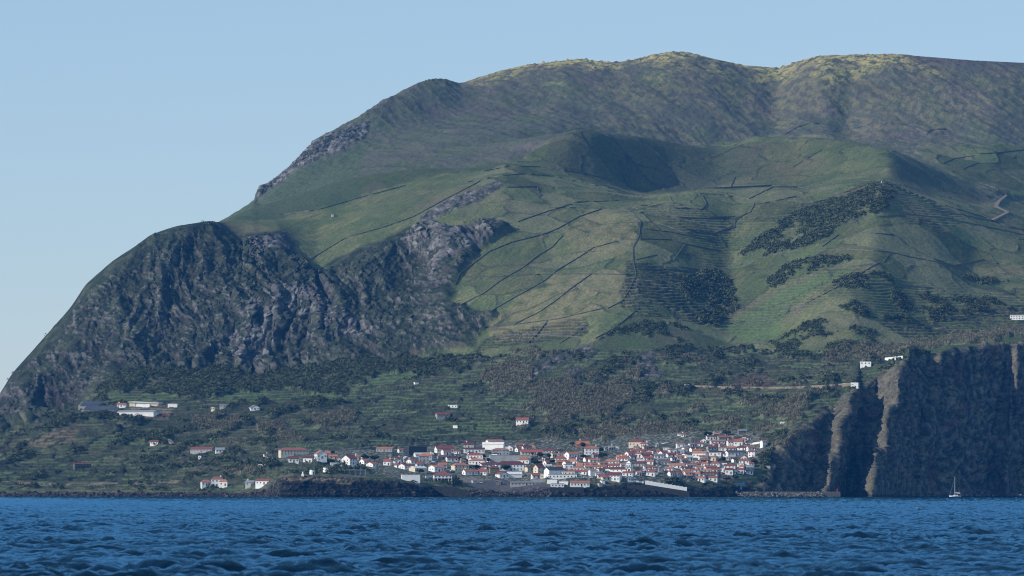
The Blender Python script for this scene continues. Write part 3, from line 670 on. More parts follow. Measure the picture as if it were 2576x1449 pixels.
o = link(bpy.data.objects.new('sea', np_mesh('sea', SV.reshape(-1, 3), Fs, [m], smooth=True))); tag(o, kind='structure')
# ------------------------------------------------------------------ haze
m = bpy.data.materials.new('sea_haze'); m.use_nodes = True; nt = m.node_tree; nt.nodes.clear()
out = nt.nodes.new('ShaderNodeOutputMaterial'); va = nt.nodes.new('ShaderNodeVolumeAbsorption'); em = nt.nodes.new('ShaderNodeEmission'); ad = nt.nodes.new('ShaderNodeAddShader')
HD = 3.3e-5
va.inputs['Color'].default_value = (0, 0, 0, 1); va.inputs['Density'].default_value = HD
em.inputs['Color'].default_value = (.02, .30, 1, 1); em.inputs['Strength'].default_value = HD*.40  # airlight: the haze itself glows blue instead of scattering sunlight
nt.links.new(va.outputs[0], ad.inputs[0]); nt.links.new(em.outputs[0], ad.inputs[1]); nt.links.new(ad.outputs[0], out.inputs['Volume'])
mb = MB(); mb.box(-14000, 14000, -300, 8900, -40, 900); o = mb.build('haze', m); tag(o, kind='structure')
# ------------------------------------------------------------------ world, sun, camera
SUN = np.array([-.83, -.33, .45]); SUN /= np.linalg.norm(SUN)
el = math.asin(SUN[2]); az = math.atan2(SUN[0], SUN[1])
wd_ = bpy.data.worlds.new('World'); scene.world = wd_; wd_.use_nodes = True; nt = wd_.node_tree
bg = nt.nodes['Background']; sk = nt.nodes.new('ShaderNodeTexSky'); sk.sky_type = 'NISHITA'; sk.sun_disc = False
sk.sun_elevation = el; sk.sun_rotation = az; sk.air_density = 1.0; sk.dust_density = .05; sk.ozone_density = 4.0; sk.altitude = 0
hs = nt.nodes.new('ShaderNodeMix'); hs.data_type = 'RGBA'; hs.blend_type = 'MULTIPLY'; hs.inputs[0].default_value = 1
hs.inputs[7].default_value = (.98, .96, 1.04, 1)
nt.links.new(sk.outputs[0], hs.inputs[6])
h2 = nt.nodes.new('ShaderNodeMix'); h2.data_type = 'RGBA'; h2.inputs[0].default_value = .45; h2.inputs[7].default_value = (3.8, 5.3, 6.3, 1)
nt.links.new(hs.outputs[2], h2.inputs[6]); nt.links.new(h2.outputs[2], bg.inputs['Color']); bg.inputs['Strength'].default_value = .142
sl = bpy.data.lights.new('sun', 'SUN'); sl.energy = 5.0; sl.angle = math.radians(.5); sl.color = (1, .92, .79)
so = link(bpy.data.objects.new('sun', sl))
import mathutils
so.rotation_euler = mathutils.Vector(SUN).to_track_quat('Z', 'Y').to_euler()
cam = bpy.data.cameras.new('camera'); co = link(bpy.data.objects.new('camera', cam)); scene.camera = co
co.location = (0, 0, CH); co.rotation_euler = (math.radians(90), 0, 0)
cam.sensor_width = 36; cam.lens = 36/(2600*K); cam.shift_y = (HZ-731.5)/2600
cam.clip_start = 1; cam.clip_end = 100000
cam.dof.use_dof = True; cam.dof.focus_distance = 4700; cam.dof.aperture_fstop = 2.4
scene.view_settings.view_transform = 'Standard'; scene.view_settings.look = 'None'; scene.view_settings.exposure = 0
scene.cycles.volume_bounces = 0; scene.cycles.max_bounces = 4; scene.cycles.diffuse_bounces = 2

scene.cycles.filter_width = 1.1
# ------------------------------------------------------------------ buildings
ZA = (650, 1080, 6.44); ZB = (1000, 1080, 6.44); ZC = (1350, 1080, 6.44); ZE = (1650, 1060, 6.44); ZD = (150, 980, 4.293); ZS = (0, 0, 1.0)
Z3 = (1000, 450, 2.634); Z2 = (1700, 100, 2.634); Z4 = (1700, 550, 2.634); Z1 = (650, 100, 2.634); ZF = (0, 0, 1/FS)
def zc(z, x, y): return z[0]+x/z[2], z[1]+y/z[2]
def window_mesh():
    m_ = MB(); m_.box(-.5, .5, -.09, .05, -.5, -.40, 1); m_.box(-.5, .5, -.09, .05, .40, .5, 1)
    m_.box(-.5, -.38, -.09, .05, -.4, .4, 1); m_.box(.38, .5, -.09, .05, -.4, .4, 1); m_.box(-.38, .38, -.05, .04, -.4, .4, 0)
    return m_.mesh('window', [M['glass'], M['frame']])
def door_mesh():
    m_ = MB(); m_.box(-.5, .5, -.09, .05, 0, 1, 0); m_.box(-.62, -.5, -.12, .05, 0, 1.06, 1); m_.box(.5, .62, -.12, .05, 0, 1.06, 1); m_.box(-.5, .5, -.12, .05, 1, 1.06, 1)
    return m_.mesh('door', [M['door'], M['frame']])
WM = window_mesh(); DM = door_mesh()
def put(me, name, parent, x, y, z, rz, sx, sz):
    o = bpy.data.objects.new(name, me); o.parent = parent; o.location = (x, y, z); o.rotation_euler = (0, 0, rz); o.scale = (sx, 1, sz); COL.objects.link(o); return o
def wall_mesh(L, W, h, rise, typ, mt):
    m_ = MB(); x, y, b_ = L/2, W/2, -3.2
    if typ in 'gr' or typ == 's':
        if typ == 's' or typ == 'r':   # ridge along x, gables on the x ends
            v = [(-x,-y,b_),(x,-y,b_),(x,y,b_),(-x,y,b_),(-x,-y,h),(x,-y,h),(x,y,h),(-x,y,h),(-x,0,h+rise),(x,0,h+rise)]
            f = [(0,1,5,4),(2,3,7,6),(1,2,6,9,5),(3,0,4,8,7),(4,5,9,8),(6,7,8,9)]
        else:
            v = [(-x,-y,b_),(x,-y,b_),(x,y,b_),(-x,y,b_),(-x,-y,h),(x,-y,h),(x,y,h),(-x,y,h),(0,-y,h+rise),(0,y,h+rise)]
            f = [(0,1,5,8,4),(2,3,7,9,6),(1,2,6,5),(3,0,4,7),(5,6,9,8),(7,4,8,9)]
        m_.add(v, f)
    else: m_.box(-x, x, -y, y, b_, h)
    return m_.mesh('wall', M[mt])
def roof_mesh(L, W, h, rise, typ, mt):
    m_ = MB(); o_ = .35; t = .28; x, y = L/2+o_, W/2+o_
    dz = rise/(W/2)*o_ if typ != 'g' else rise/(L/2)*o_
    if typ in 'sr':
        for s in (-1, 1):
            v = [(-x, s*y, h-dz+.02), (x, s*y, h-dz+.02), (x, 0, h+rise+.02), (-x, 0, h+rise+.02)]; v += [(a, b_, c+t) for a, b_, c in v]
            f = [(0,1,2,3),(7,6,5,4),(0,4,5,1),(1,5,6,2),(2,6,7,3),(3,7,4,0)]
            m_.add(v, f if s < 0 else [q[::-1] for q in f])
        m_.box(-x, x, -.16, .16, h+rise+t-.02, h+rise+t+.14)
    elif typ == 'g':
        for s in (-1, 1):
            v = [(s*x, -y, h-dz+.02), (s*x, y, h-dz+.02), (0, y, h+rise+.02), (0, -y, h+rise+.02)]; v += [(a, b_, c+t) for a, b_, c in v]
            f = [(0,1,2,3),(7,6,5,4),(0,4,5,1),(1,5,6,2),(2,6,7,3),(3,7,4,0)]
            m_.add(v, f if s > 0 else [q[::-1] for q in f])
    elif typ == 'h':
        r = max(L/2-W/2*.9, .15)
        v = [(-x,-y,h+.02),(x,-y,h+.02),(x,y,h+.02),(-x,y,h+.02),(-x,-y,h+.2),(x,-y,h+.2),(x,y,h+.2),(-x,y,h+.2),(-r,0,h+rise+.2),(r,0,h+rise+.2)]
        f = [(0,3,2,1),(0,1,5,4),(1,2,6,5),(2,3,7,6),(3,0,4,7),(4,5,9,8),(5,6,9),(6,7,8,9),(7,4,8)]
        m_.add(v, f)
    else:
        x, y = L/2+.12, W/2+.12
        m_.box(-x, x, -y, y, h+.01, h+.18)
        for a in ((-x, x, -y, -y+.25), (-x, x, y-.25, y), (-x, -x+.25, -y+.25, y-.25), (x-.25, x, -y+.25, y-.25)): m_.box(*a, h+.18, h+.5)
    return m_.mesh('roof', M[mt])
houses = []
def house(z, xl, xr, yt, ye, yb, typ='s', roof='O', wall='white', a=.35, rot=None, name='house', win=True, chim=None, depth=None, note=None, cat='house', label=None):
    x0, e_ = zc(z, xl, ye); x1, b_ = zc(z, xr, yb); _, t_ = zc(z, xl, yt)
    xm = (x0+x1)/2; gx, gy, gz = ground(xm, b_)
    gz = CH+(HZ-b_)*K*gy; gx = (xm-1300)*K*gy
    s = K*gy; w = (x1-x0)*s; h = max((b_-e_)*s, 2.2); rise = max((e_-t_)*s, .5)
    if typ == 'f': h = max((b_-t_)*s, 2.0)-.4
    if typ == 'r':
        th = math.radians(rot if rot is not None else 38); W = max(a*w/math.sin(th), 3.5); L = max((1-a)*w/math.cos(th), 4)
    else:
        th = math.radians(rot if rot is not None else (rng.uniform(-22, -8) if rng.random() < .42 else rng.uniform(5, 18)))
        W = depth or min(max(w*.55, 5), 8.5)
        if typ == 'g': W = depth or min(w*1.3, 12)
        L = max((w-W*math.sin(abs(th)))/math.cos(th), 3)
    if typ != 'f': rise = min(rise, .6*(L if typ == 'g' else W)/2+.6)
    e = empty(name, (gx, gy+W*.25, gz), th)
    put_wall = link(bpy.data.objects.new('wall', wall_mesh(L, W, h, rise, typ, wall)), e)
    rf = link(bpy.data.objects.new('roof', roof_mesh(L, W, h, rise, typ, roof if roof != 'F' else 'conc2')), e)
    nwin = 0; st = 1 if h < 4.1 else (2 if h < 7.6 else 3)
    if win:
        n = max(2, min(int(L/2.6), 9)); fh = h/st
        for k in range(st):
            for i in range(n):
                px_ = -L/2+(i+.5)*L/n
                if k == 0 and i == n//2 and typ != 'f' and cat != 'hall': put(DM, 'door', e, px_, -W/2, .02, 0, 1.0, min(2.1, fh*.8)); continue
                put(WM, 'window', e, px_, -W/2, k*fh+fh*.55, 0, 1.0 if n > 3 else 1.15, min(1.35, fh*.5)); nwin += 1
        if typ in 'rsg' and W > 4.5:
            for k in range(st):
                for q in ((-.22, .22) if W > 6.5 else (0,)):
                    put(WM, 'window', e, -L/2, q*W, k*fh+fh*.55, -math.pi/2, 1.0, min(1.3, fh*.5)); nwin += 1
    ch = chim if chim is not None else (rng.random() < .35 and typ in 'srh' and cat == 'house')
    if ch:
        m_ = MB(); cx_ = L*.32*(1 if rng.random() < .5 else -1); m_.box(cx_-.45, cx_+.45, W*.12-.4, W*.12+.4, h+rise*.3, h+rise+1.1); m_.box(cx_-.55, cx_+.55, W*.12-.5, W*.12+.5, h+rise+1.1, h+rise+1.3)
        m_.build('chimney', M['white'], rf)
    houses.append(dict(o=e, px=xm, py=(t_+b_)/2, w=w, st=st, typ=typ, roof=roof, wall=wall, ch=bool(ch), cat=cat, note=note, label=label, top=t_, base=b_))
    return e
H = house
H(ZA,365,860,370,410,490,'h','R','cream',note='with two porches'); H(ZA,305,420,385,385,430,'f','F','darkwall',name='shed',cat='shed',win=False)
H(ZA,945,1160,415,470,545,'g','O',rot=14); H(ZA,1120,1225,435,465,500,'s','O'); H(ZA,1185,1335,485,508,552,'s','O','cream')
H(ZA,530,700,515,545,607,'s','D',rot=6); H(ZA,770,940,512,535,612,'s','D'); H(ZA,1395,1655,490,550,640,'r','D',a=.55,rot=45,depth=8)
H(ZA,1280,1390,520,560,600,'g','R'); H(ZA,1190,1435,605,612,670,'f','F',depth=7,cat='hall',name='hall',win=False); H(ZA,1690,1850,555,592,630,'r','O',a=.5)
H(ZA,1800,2005,605,635,678,'r','R',a=.55); H(ZA,1965,2255,360,385,432,'s','O','grey'); H(ZA,1610,1710,475,522,560,'h','O')
H(ZA,2080,2225,555,590,655,'s','R',chim=True); H(ZA,2235,2380,560,595,625,'g','D'); H(ZA,1520,1650,728,730,785,'f','F','grey',win=False,name='shed',cat='shed')
H(ZA,115,200,490,500,520,'s','R'); H(ZA,1100,1190,470,500,545,'s','R','cream')
H(ZB,165,540,345,350,480,'f','S','darkwall',depth=16,rot=16,name='office_block',cat='building',win=False,label='dark windowless cube of a building with a pale left wall above the houses')
H(ZB,135,285,515,560,602,'g','G','grey'); H(ZB,205,385,555,582,632,'r','O',a=.45); H(ZB,0,110,620,650,692,'g','R',rot=20)
H(ZB,75,320,630,660,718,'r','R',a=.42); H(ZB,350,490,615,650,680,'h','R'); H(ZB,245,540,670,705,768,'r','W','cream',a=.35,name='shed',cat='shed',win=False)
H(ZB,320,655,455,480,520,'s','W'); H(ZB,410,655,458,490,560,'h','O','grey'); H(ZB,405,575,475,505,592,'h','O','grey',rot=3)
H(ZB,660,985,340,385,452,'s','R',depth=9); H(ZB,770,940,395,420,482,'r','R',a=.25); H(ZB,980,1095,425,440,467,'s','R'); H(ZB,845,1055,505,535,588,'s','D')
H(ZB,1140,1340,285,315,368,'s','D','grey'); H(ZB,1140,1485,372,390,457,'s','D',name='warehouse',cat='warehouse',rot=5,chim=False,note='with a row of square windows')
H(ZB,1410,1850,262,312,402,'r','W','white',a=.22,name='sports_hall',cat='hall',win=False,chim=False,rot=-20); H(ZB,1500,1790,240,262,300,'s','O',win=False)
H(ZB,1530,1740,310,338,392,'r','O',a=.4); H(ZB,1600,1885,375,405,487,'h','O','grey',rot=2); H(ZB,1820,1975,325,372,412,'g','G','white'); H(ZB,1980,2135,300,325,362,'s','O','grey')
H(ZB,1980,2085,365,397,432,'r','R',a=.5); H(ZB,2090,2260,342,367,402,'s','D'); H(ZB,2165,2340,330,360,397,'h','O','grey'); H(ZB,2070,2440,400,442,492,'s','R','cream',depth=9)
H(ZB,1560,2235,485,490,612,'f','F','grey',depth=14,rot=3,name='hall',cat='hall',win=False,label='long windowless grey flat-roofed hall in the middle of the village')
H(ZB,2030,2235,525,570,628,'h','O'); H(ZB,1190,1480,455,490,552,'h','R'); H(ZB,1220,1510,545,580,642,'h','O'); H(ZB,935,1230,615,657,757,'h','O','cream',rot=22)
H(ZB,720,870,620,655,690,'s','O'); H(ZB,565,820,655,685,762,'r','O',a=.4); H(ZB,1650,2165,590,645,742,'h','D',name='school',cat='school',depth=12,rot=4,label='large two storey white school with a broad dark red hip roof'); H(ZB,1405,1680,620,645,690,'s','D')
H(ZB,1550,1730,670,702,790,'h','D','ochre'); H(ZB,1115,1370,725,757,812,'r','O','white',a=.22); H(ZB,1365,1545,720,757,812,'s','R')
H(ZB,1655,1880,765,800,857,'g','R',rot=18); H(ZB,1850,2095,765,800,857,'s','W','white',name='boathouse',cat='boathouse',win=False); H(ZB,2280,2470,645,692,782,'r','D','cream',a=.4)
H(ZB,2435,2570,565,600,648,'r','O',a=.45); H(ZB,115,430,803,805,885,'f','F','white',rot=4,name='hall',cat='hall',win=False,label='plain white flat-roofed hall on the cliff edge right of the windmills'); H(ZB,2240,2395,790,822,868,'s','R'); H(ZB,2395,2530,795,797,872,'f','F','cream',rot=-12)
H(ZB,2240,2620,880,882,942,'f','F','grey',depth=5,rot=2,name='quay_store',cat='building',win=False); H(ZB,1665,1775,920,945,972,'g','G','stone',win=False,name='shed',cat='shed'); H(ZB,1280,1340,902,904,945,'f','F','grey',win=False,name='shed',cat='shed')
H(ZB,1905,2430,915,940,985,'s','G','conc2',depth=5,rot=2,name='boat_shed',cat='shed',note='open-fronted and low along the quay')
H(ZC,180,400,390,410,452,'s','D','grey'); H(ZC,420,510,380,382,425,'f','F','darkwall'); H(ZC,720,945,270,318,352,'s','O','brick',rot=4); H(ZC,780,900,225,240,275,'f','F','brick',win=False,name='shed',cat='shed')
H(ZC,865,1095,340,385,477,'h','O',rot=3,chim=True); H(ZC,535,785,435,470,538,'r','O',a=.3); H(ZC,375,570,490,545,590,'h','R'); H(ZC,180,300,565,610,652,'r','O',a=.5)
H(ZC,1585,1850,230,275,352,'h','R','cream',rot=-14); H(ZC,1770,1915,285,315,347,'h','R'); H(ZC,1190,1250,360,380,412,'g','G','grey'); H(ZC,1250,1340,345,370,405,'s','G','grey'); H(ZC,1340,1440,345,350,397,'f','F','white',rot=-15)
H(ZC,410,560,570,600,642,'s','O','brick'); H(ZC,500,640,585,612,672,'r','O','white',a=.4); H(ZC,560,780,560,600,632,'h','O'); H(ZC,520,680,638,640,722,'f','F','white'); H(ZC,840,975,525,555,592,'r','R',a=.3)
H(ZC,925,1120,565,585,612,'s','O'); H(ZC,1215,1440,570,595,632,'s','O'); H(ZC,1380,1560,490,520,562,'s','O'); H(ZC,1420,1600,525,560,582,'s','R'); H(ZC,730,850,628,655,690,'s','O'); H(ZC,855,1060,625,650,682,'s','O')
H(ZC,850,1000,650,680,720,'s','O'); H(ZC,680,870,663,702,747,'h','O',rot=-12); H(ZC,1020,1240,655,682,722,'s','O'); H(ZC,1250,1440,640,665,700,'s','R'); H(ZC,1440,1590,640,665,690,'s','P')
H(ZC,1235,1475,775,817,900,'s','D',rot=-18,note='with a tall blank wall'); H(ZC,990,1190,775,795,822,'g','W'); H(ZC,345,525,760,762,805,'f','F','white'); H(ZC,525,720,755,757,812,'f','F','cream')
H(ZC,270,740,800,802,872,'f','F','white',rot=2,depth=6); H(ZC,580,780,735,760,800,'s','R'); H(ZC,770,930,738,762,802,'s','R'); H(ZC,1070,1190,815,835,865,'s','R'); H(ZC,1120,1350,820,857,892,'h','R','cream')
H(ZC,625,945,912,942,1002,'s','O',rot=2,name='garage',cat='garage'); H(ZC,250,430,882,885,952,'f','F','white',rot=-10,win=False); H(ZC,445,610,910,915,955,'f','F','white',rot=-10,win=False)
H(ZC,310,530,952,955,1007,'f','F','white',rot=3); H(ZC,1080,1160,950,952,1000,'f','F','conc2',win=False,name='shed',cat='shed'); H(ZC,1140,1180,900,902,948,'f','F','white',win=False,name='shed',cat='shed'); H(ZC,1525,1660,840,870,907,'g','G')
H(ZC,1615,1840,400,425,460,'s','R'); H(ZC,1520,1720,430,457,502,'r','R',a=.3); H(ZC,1870,2010,395,415,482,'s','D',rot=-15); H(ZC,2020,2110,410,432,482,'s','R'); H(ZC,2070,2250,425,452,492,'r','R',a=.35); H(ZC,2195,2410,460,485,522,'s','D')
H(ZC,1780,1960,450,472,500,'s','R'); H(ZC,1590,1720,490,512,557,'s','D'); H(ZC,1780,2020,490,512,540,'s','D'); H(ZC,1815,2000,530,552,582,'s','R'); H(ZC,2150,2265,370,372,405,'f','F','white',rot=-10)
H(ZC,1680,1880,595,622,672,'s','D','grey'); H(ZC,1840,2010,585,607,637,'s','O'); H(ZC,2010,2100,585,612,642,'g','G','grey'); H(ZC,2050,2250,545,562,602,'s','G','grey'); H(ZC,2100,2270,600,617,642,'s','P')
H(ZC,1820,1990,670,692,722,'s','O'); H(ZC,2250,2520,635,657,692,'s','O'); H(ZC,2160,2330,690,717,752,'s','P'); H(ZC,1690,1790,720,745,780,'s','O'); H(ZC,1700,1800,750,775,830,'s','O')
H(ZC,1880,2060,735,757,792,'s','O'); H(ZC,2050,2170,670,695,765,'g','G','grey'); H(ZC,2220,2340,750,778,832,'r','R',a=.4); H(ZC,2350,2440,760,787,842,'s','R'); H(ZC,1480,1680,760,780,830,'s','R')
H(ZE,455,515,270,272,302,'f','F'); H(ZE,515,605,265,280,317,'s','R',rot=-12); H(ZE,650,815,330,335,415,'f','F','stone',note='roofless and ruined'); H(ZE,825,940,348,375,417,'g','O',rot=-8); H(ZE,720,885,415,435,477,'s','R',rot=-14)
H(ZE,1100,1325,300,325,372,'s','O','grey'); H(ZE,1340,1530,305,312,348,'f','F','stone'); H(ZE,980,1225,380,397,432,'s','P'); H(ZE,1255,1370,370,392,477,'s','R'); H(ZE,1370,1535,355,397,462,'s','O'); H(ZE,1300,1380,420,422,482,'f','F','white',rot=-12)
H(ZE,1435,1580,205,227,262,'s','G','stone'); H(ZE,1630,1700,240,260,290,'g','G','stone'); H(ZE,1805,1920,375,395,477,'r','P',a=.3); H(ZE,1695,1815,330,335,372,'f','F','stone',win=False,name='ruin',cat='ruin')
H(ZE,925,1095,465,487,532,'s','R','grey'); H(ZE,640,790,495,522,558,'r','D',a=.3); H(ZE,695,960,560,585,662,'s','O'); H(ZE,1225,1410,480,505,552,'s','O'); H(ZE,1430,1590,490,507,537,'s','D'); H(ZE,1580,1720,485,507,537,'s','P')
H(ZE,1230,1550,545,570,632,'s','S'); H(ZE,1595,1755,545,562,642,'r','R','white',a=.35,rot=-30); H(ZE,1190,1365,590,617,642,'s','D'); H(ZE,900,990,530,560,612,'g','G'); H(ZE,970,1190,550,570,632,'s','S')
H(ZE,1485,1600,620,652,697,'g','O',rot=-8); H(ZE,1455,1640,695,715,752,'s','R',rot=-10); H(ZE,1640,1735,680,697,740,'s','D','stone'); H(ZE,815,975,680,702,742,'s','O','stone'); H(ZE,490,630,670,692,757,'s','O','grey'); H(ZE,680,830,750,772,812,'s','R')
H(ZE,840,970,755,777,802,'s','O'); H(ZE,990,1165,735,767,797,'h','R'); H(ZE,1210,1410,770,792,842,'s','R',rot=-10); H(ZE,1630,1715,755,777,802,'s','R'); H(ZE,1425,1550,760,764,792,'f','F','white',rot=-10); H(ZE,320,585,765,792,827,'s','O')
H(ZE,590,760,770,787,822,'s','P'); H(ZE,885,1105,795,822,862,'s','R'); H(ZE,1230,1370,835,857,932,'s','D',rot=-8); H(ZE,1370,1420,840,870,932,'g','G','cream'); H(ZE,1430,1550,835,857,917,'s','R',rot=-10); H(ZE,1560,1700,790,817,862,'s','G','grey')
H(ZE,1560,1690,870,890,922,'s','S'); H(ZE,505,710,825,850,877,'s','S'); H(ZE,535,670,868,892,917,'s','O'); H(ZE,670,820,870,887,907,'s','R'); H(ZE,870,1020,865,885,907,'s','O'); H(ZE,1025,1170,865,885,907,'s','O','cream'); H(ZE,840,1160,908,925,952,'s','D','stone')
H(ZE,690,835,915,942,967,'s','O'); H(ZE,570,705,935,965,1002,'h','O','stone'); H(ZE,735,925,970,992,1047,'s','O'); H(ZE,960,1120,965,987,1042,'s','O'); H(ZE,415,520,890,912,962,'s','R')
H(ZE,2125,2240,70,88,112,'f','F','white',win=False,name='roadside_shelter',cat='shelter',rot=-12,label='small white roadside shelter high above the right end of the village'); H(ZE,1895,1990,797,812,832,'f','F','conc2',win=False,name='terrace_shelter',cat='shelter',label='low pale shelter on the slope at the cliff edge right of the last houses')
# outlying
H(ZD,630,735,195,208,228,'s','O','white',rot=-10,label='small white house with an orange roof left of the bright hangar'); H(ZD,1185,1300,197,199,216,'f','F','white',win=False,rot=-10,name='shed',cat='shed',label='low white shed just right of the bright hangar')
H(ZD,630,1080,270,285,322,'s','G','white',rot=-16,depth=14,name='warehouse',cat='warehouse',win=False,chim=False,label='long white warehouse standing below the bright hangar'); H(ZD,1655,1715,230,232,266,'f','F','cream',rot=-20,label='small cream box of a building at the field edge below the long green meadow')
H(ZD,1750,1865,205,215,236,'s','G','grey',label='low grey-roofed farm building right of the small cream box'); H(ZD,2065,2185,212,237,262,'g','G','white',label='white barn with a grey gable roof near the green fields on the left')
H(ZD,990,1100,598,613,636,'s','R',label='lone white house with a red roof beside the winding dirt lane'); H(ZD,1430,1700,668,690,720,'s','R','grey',chim=False,label='long grey barn with a dull red roof left of the village'); H(ZD,1700,1805,675,697,726,'s','G','white',label='white building with grey roof joined to the long red roofed barn')
H(ZD,1515,1565,760,764,792,'f','F','white',rot=-15,win=False,name='shed',cat='shed',label='small white shed in the scrub below the long red roofed barn'); H(ZD,145,350,845,860,882,'s','D','stone',label='low stone barn with dark red roof at the far left above the fields')
H(ZD,1540,1660,1025,1050,1092,'h','O','white',label='left wing of the orange roofed mansion near the shore'); H(ZD,1655,1785,990,1017,1096,'h','O','white',label='tall central block of the orange roofed mansion near the shore',rot=2); H(ZD,1745,1850,1020,1046,1092,'h','O','white',label='right wing of the orange roofed mansion near the shore')
H(ZD,2030,2140,1035,1052,1090,'s','G','grey',label='grey roofed shed on the shore left of the long red roofed house'); H(ZD,2140,2330,1018,1036,1078,'s','R','white',label='long white house with red roof on the shore left of the cliff')
H(ZS,1105,1143,1048,1053,1063,'s','R','grey',label='grey farmhouse with red roof among the terraces above the village'); H(ZS,1137,1165,1028,1029,1035,'f','F','white',rot=-15,label='small white flat hut above the terrace farmhouse'); H(ZS,1310,1345,1061,1067,1075,'s','R','white',rot=-12,label='white farmhouse with red roof in the scrub above the sports hall')
H(ZS,1050,1064,970,971,976,'f','F','white',win=False,name='hut',cat='hut',label='tiny white hut at the top of the terraced fields'); H(ZS,2184,2215,918,919,927,'f','F','white',rot=-15,label='white roofless cottage beside the road near the top of the right cliff'); H(ZS,2160,2182,971,972,979,'f','F','white',rot=-15,win=False,name='shed',cat='shed',label='small white shed on the road above the right cliff')
H(ZS,2564,2602,800,802,812,'f','F','white',label='long white shed at the right edge of the photo'); H(ZS,843,850,545,546,550,'f','F','conc2',win=False,name='water_tank',cat='water tank',rot=-25,label='tiny pale water tank on the green upper pasture'); H(ZS,1150,1165,1080,1081,1085,'f','F','white',rot=-15,win=False,name='hut',cat='hut',label='tiny white hut in the terraces straight above the dark cube')
# small infill cottages in the dense quarters
FILL = []
fr_ = random.Random(5)
def clash(px, py, w):
    if 1545 < px < 1622 and 1165 < py < 1212: return True
    for h_ in houses:
        if abs(h_['px']-px) < (w+h_['w']/.33)*.5*.75 and abs(h_['base']-py) < 5.5: return True
    return False
QUART = [((1440,1750),(1160,1210),150), ((1600,1900),(1132,1180),110), ((1790,1900),(1108,1150),26), ((1760,1900),(1160,1208),50), ((1300,1480),(1150,1205),40), ((1000,1290),(1145,1200),45)]
for (xa, xb), (ya, yb2), nn in QUART:
    for q in range(nn):
        px = fr_.uniform(xa, xb); py = fr_.uniform(ya, yb2); w_ = fr_.uniform(14, 26)
        if clash(px, py, w_): continue
        hh = fr_.choice([6.5, 7.5, 9.5]); tp = fr_.uniform(2.0, 3.2)
        H(ZS, px-w_/2, px+w_/2, py-hh-tp, py-hh, py, fr_.choice('sssshgr'), fr_.choice('OORRPDDPSGW'), fr_.choice(['white', 'white', 'white', 'white', 'grey', 'cream']))
# hangar with two bays
def hangar():
    x0, b_ = zc(ZD, 760, 231); x1, t_ = zc(ZD, 1135, 165); gx, gy, gz = ground((x0+x1)/2, b_); s = K*gy
    e = empty('hangar', (gx, gy+8, gz), math.radians(-18)); w = (x1-x0)*s/math.cos(math.radians(18))-5; h = (b_-t_)*s
    m_ = MB(); m_.box(-w/2, w/2, -7, 9, -4, h-1.8); m_.box(-w/2, -w/2+w*.2, -7.02, -6.9, h-1.81, h-.4); m_.build('wall', M['cream'], e)
    m_ = MB(); v = [(-w/2-.6,-8.2,h-1.2),(w/2+.8,-8.2,h-2.6),(w/2+.8,10,h-2.2),(-w/2-.6,10,h-.6)]; v += [(a, b2, c+.7) for a, b2, c in v]
    m_.add(v, [(3,2,1,0),(4,5,6,7),(0,1,5,4),(1,2,6,5),(2,3,7,6),(3,0,4,7)]); m_.build('roof', M['W'], e)
    m_ = MB(); m_.box(-w*.26, w*.22, -8.4, -7.003, -4, h-3.2); m_.build('door', M['white'], e)
    m_ = MB(); m_.box(-w*.29, -w*.262, -7.3, -7.0, -4, h-2.4); m_.build('post', M['darkwall'], e)
    tag(e, 'big cream-white hangar with a sloping white roof on the platform at left', 'hangar')
hangar()
# pavilion with columns by the quay
def pavilion():
    x0, b_ = zc(ZB, 645, 905); x1, t_ = zc(ZB, 945, 740); gx, gy, gz = ground((x0+x1)/2, b_); gz = CH+(HZ-b_)*K*gy; s = K*gy; w = (x1-x0)*s; h = (905-815)/6.44*s
    e = empty('pavilion', (gx, gy+5, gz), math.radians(5)); 
    m_ = MB(); m_.box(-w/2, w/2, -4.5, 4.5, h*.42, h); m_.build('wall', M['white'], e)
    m_ = MB(); m_.box(-w/2+.6, w/2-.6, -3.4, 4.2, -5, h*.42-.01); m_.build('ground_floor', M['darkwall'], e)
    m_ = MB(); rz_ = (815-740)/6.44*s; x, y = w/2+.5, 5.1
    m_.add([(-x,-y,h+.01),(x,-y,h+.01),(x,y,h+.01),(-x,y,h+.01),(0-.4,0,h+rz_),(.4,0,h+rz_)], [(0,3,2,1),(0,1,5,4),(1,2,5),(2,3,4,5),(3,0,4)]); m_.build('roof', M['R'], e)
    for i in range(6):
        m_ = MB(); q = -w/2+.2+i*(w-.4)/5; m_.box(q-.2, q+.2, -4.4, -4.0, -5, h*.42-.02); m_.build('column', M['white'], e)
    for i in range(5): put(WM, 'window', e, -w/2+(i+.5)*w/5, -4.5, h*.72, 0, 1.2, 1.2)
    tag(e, 'white pavilion on columns with a steep red pyramid roof beside the quay', 'pavilion')
pavilion()
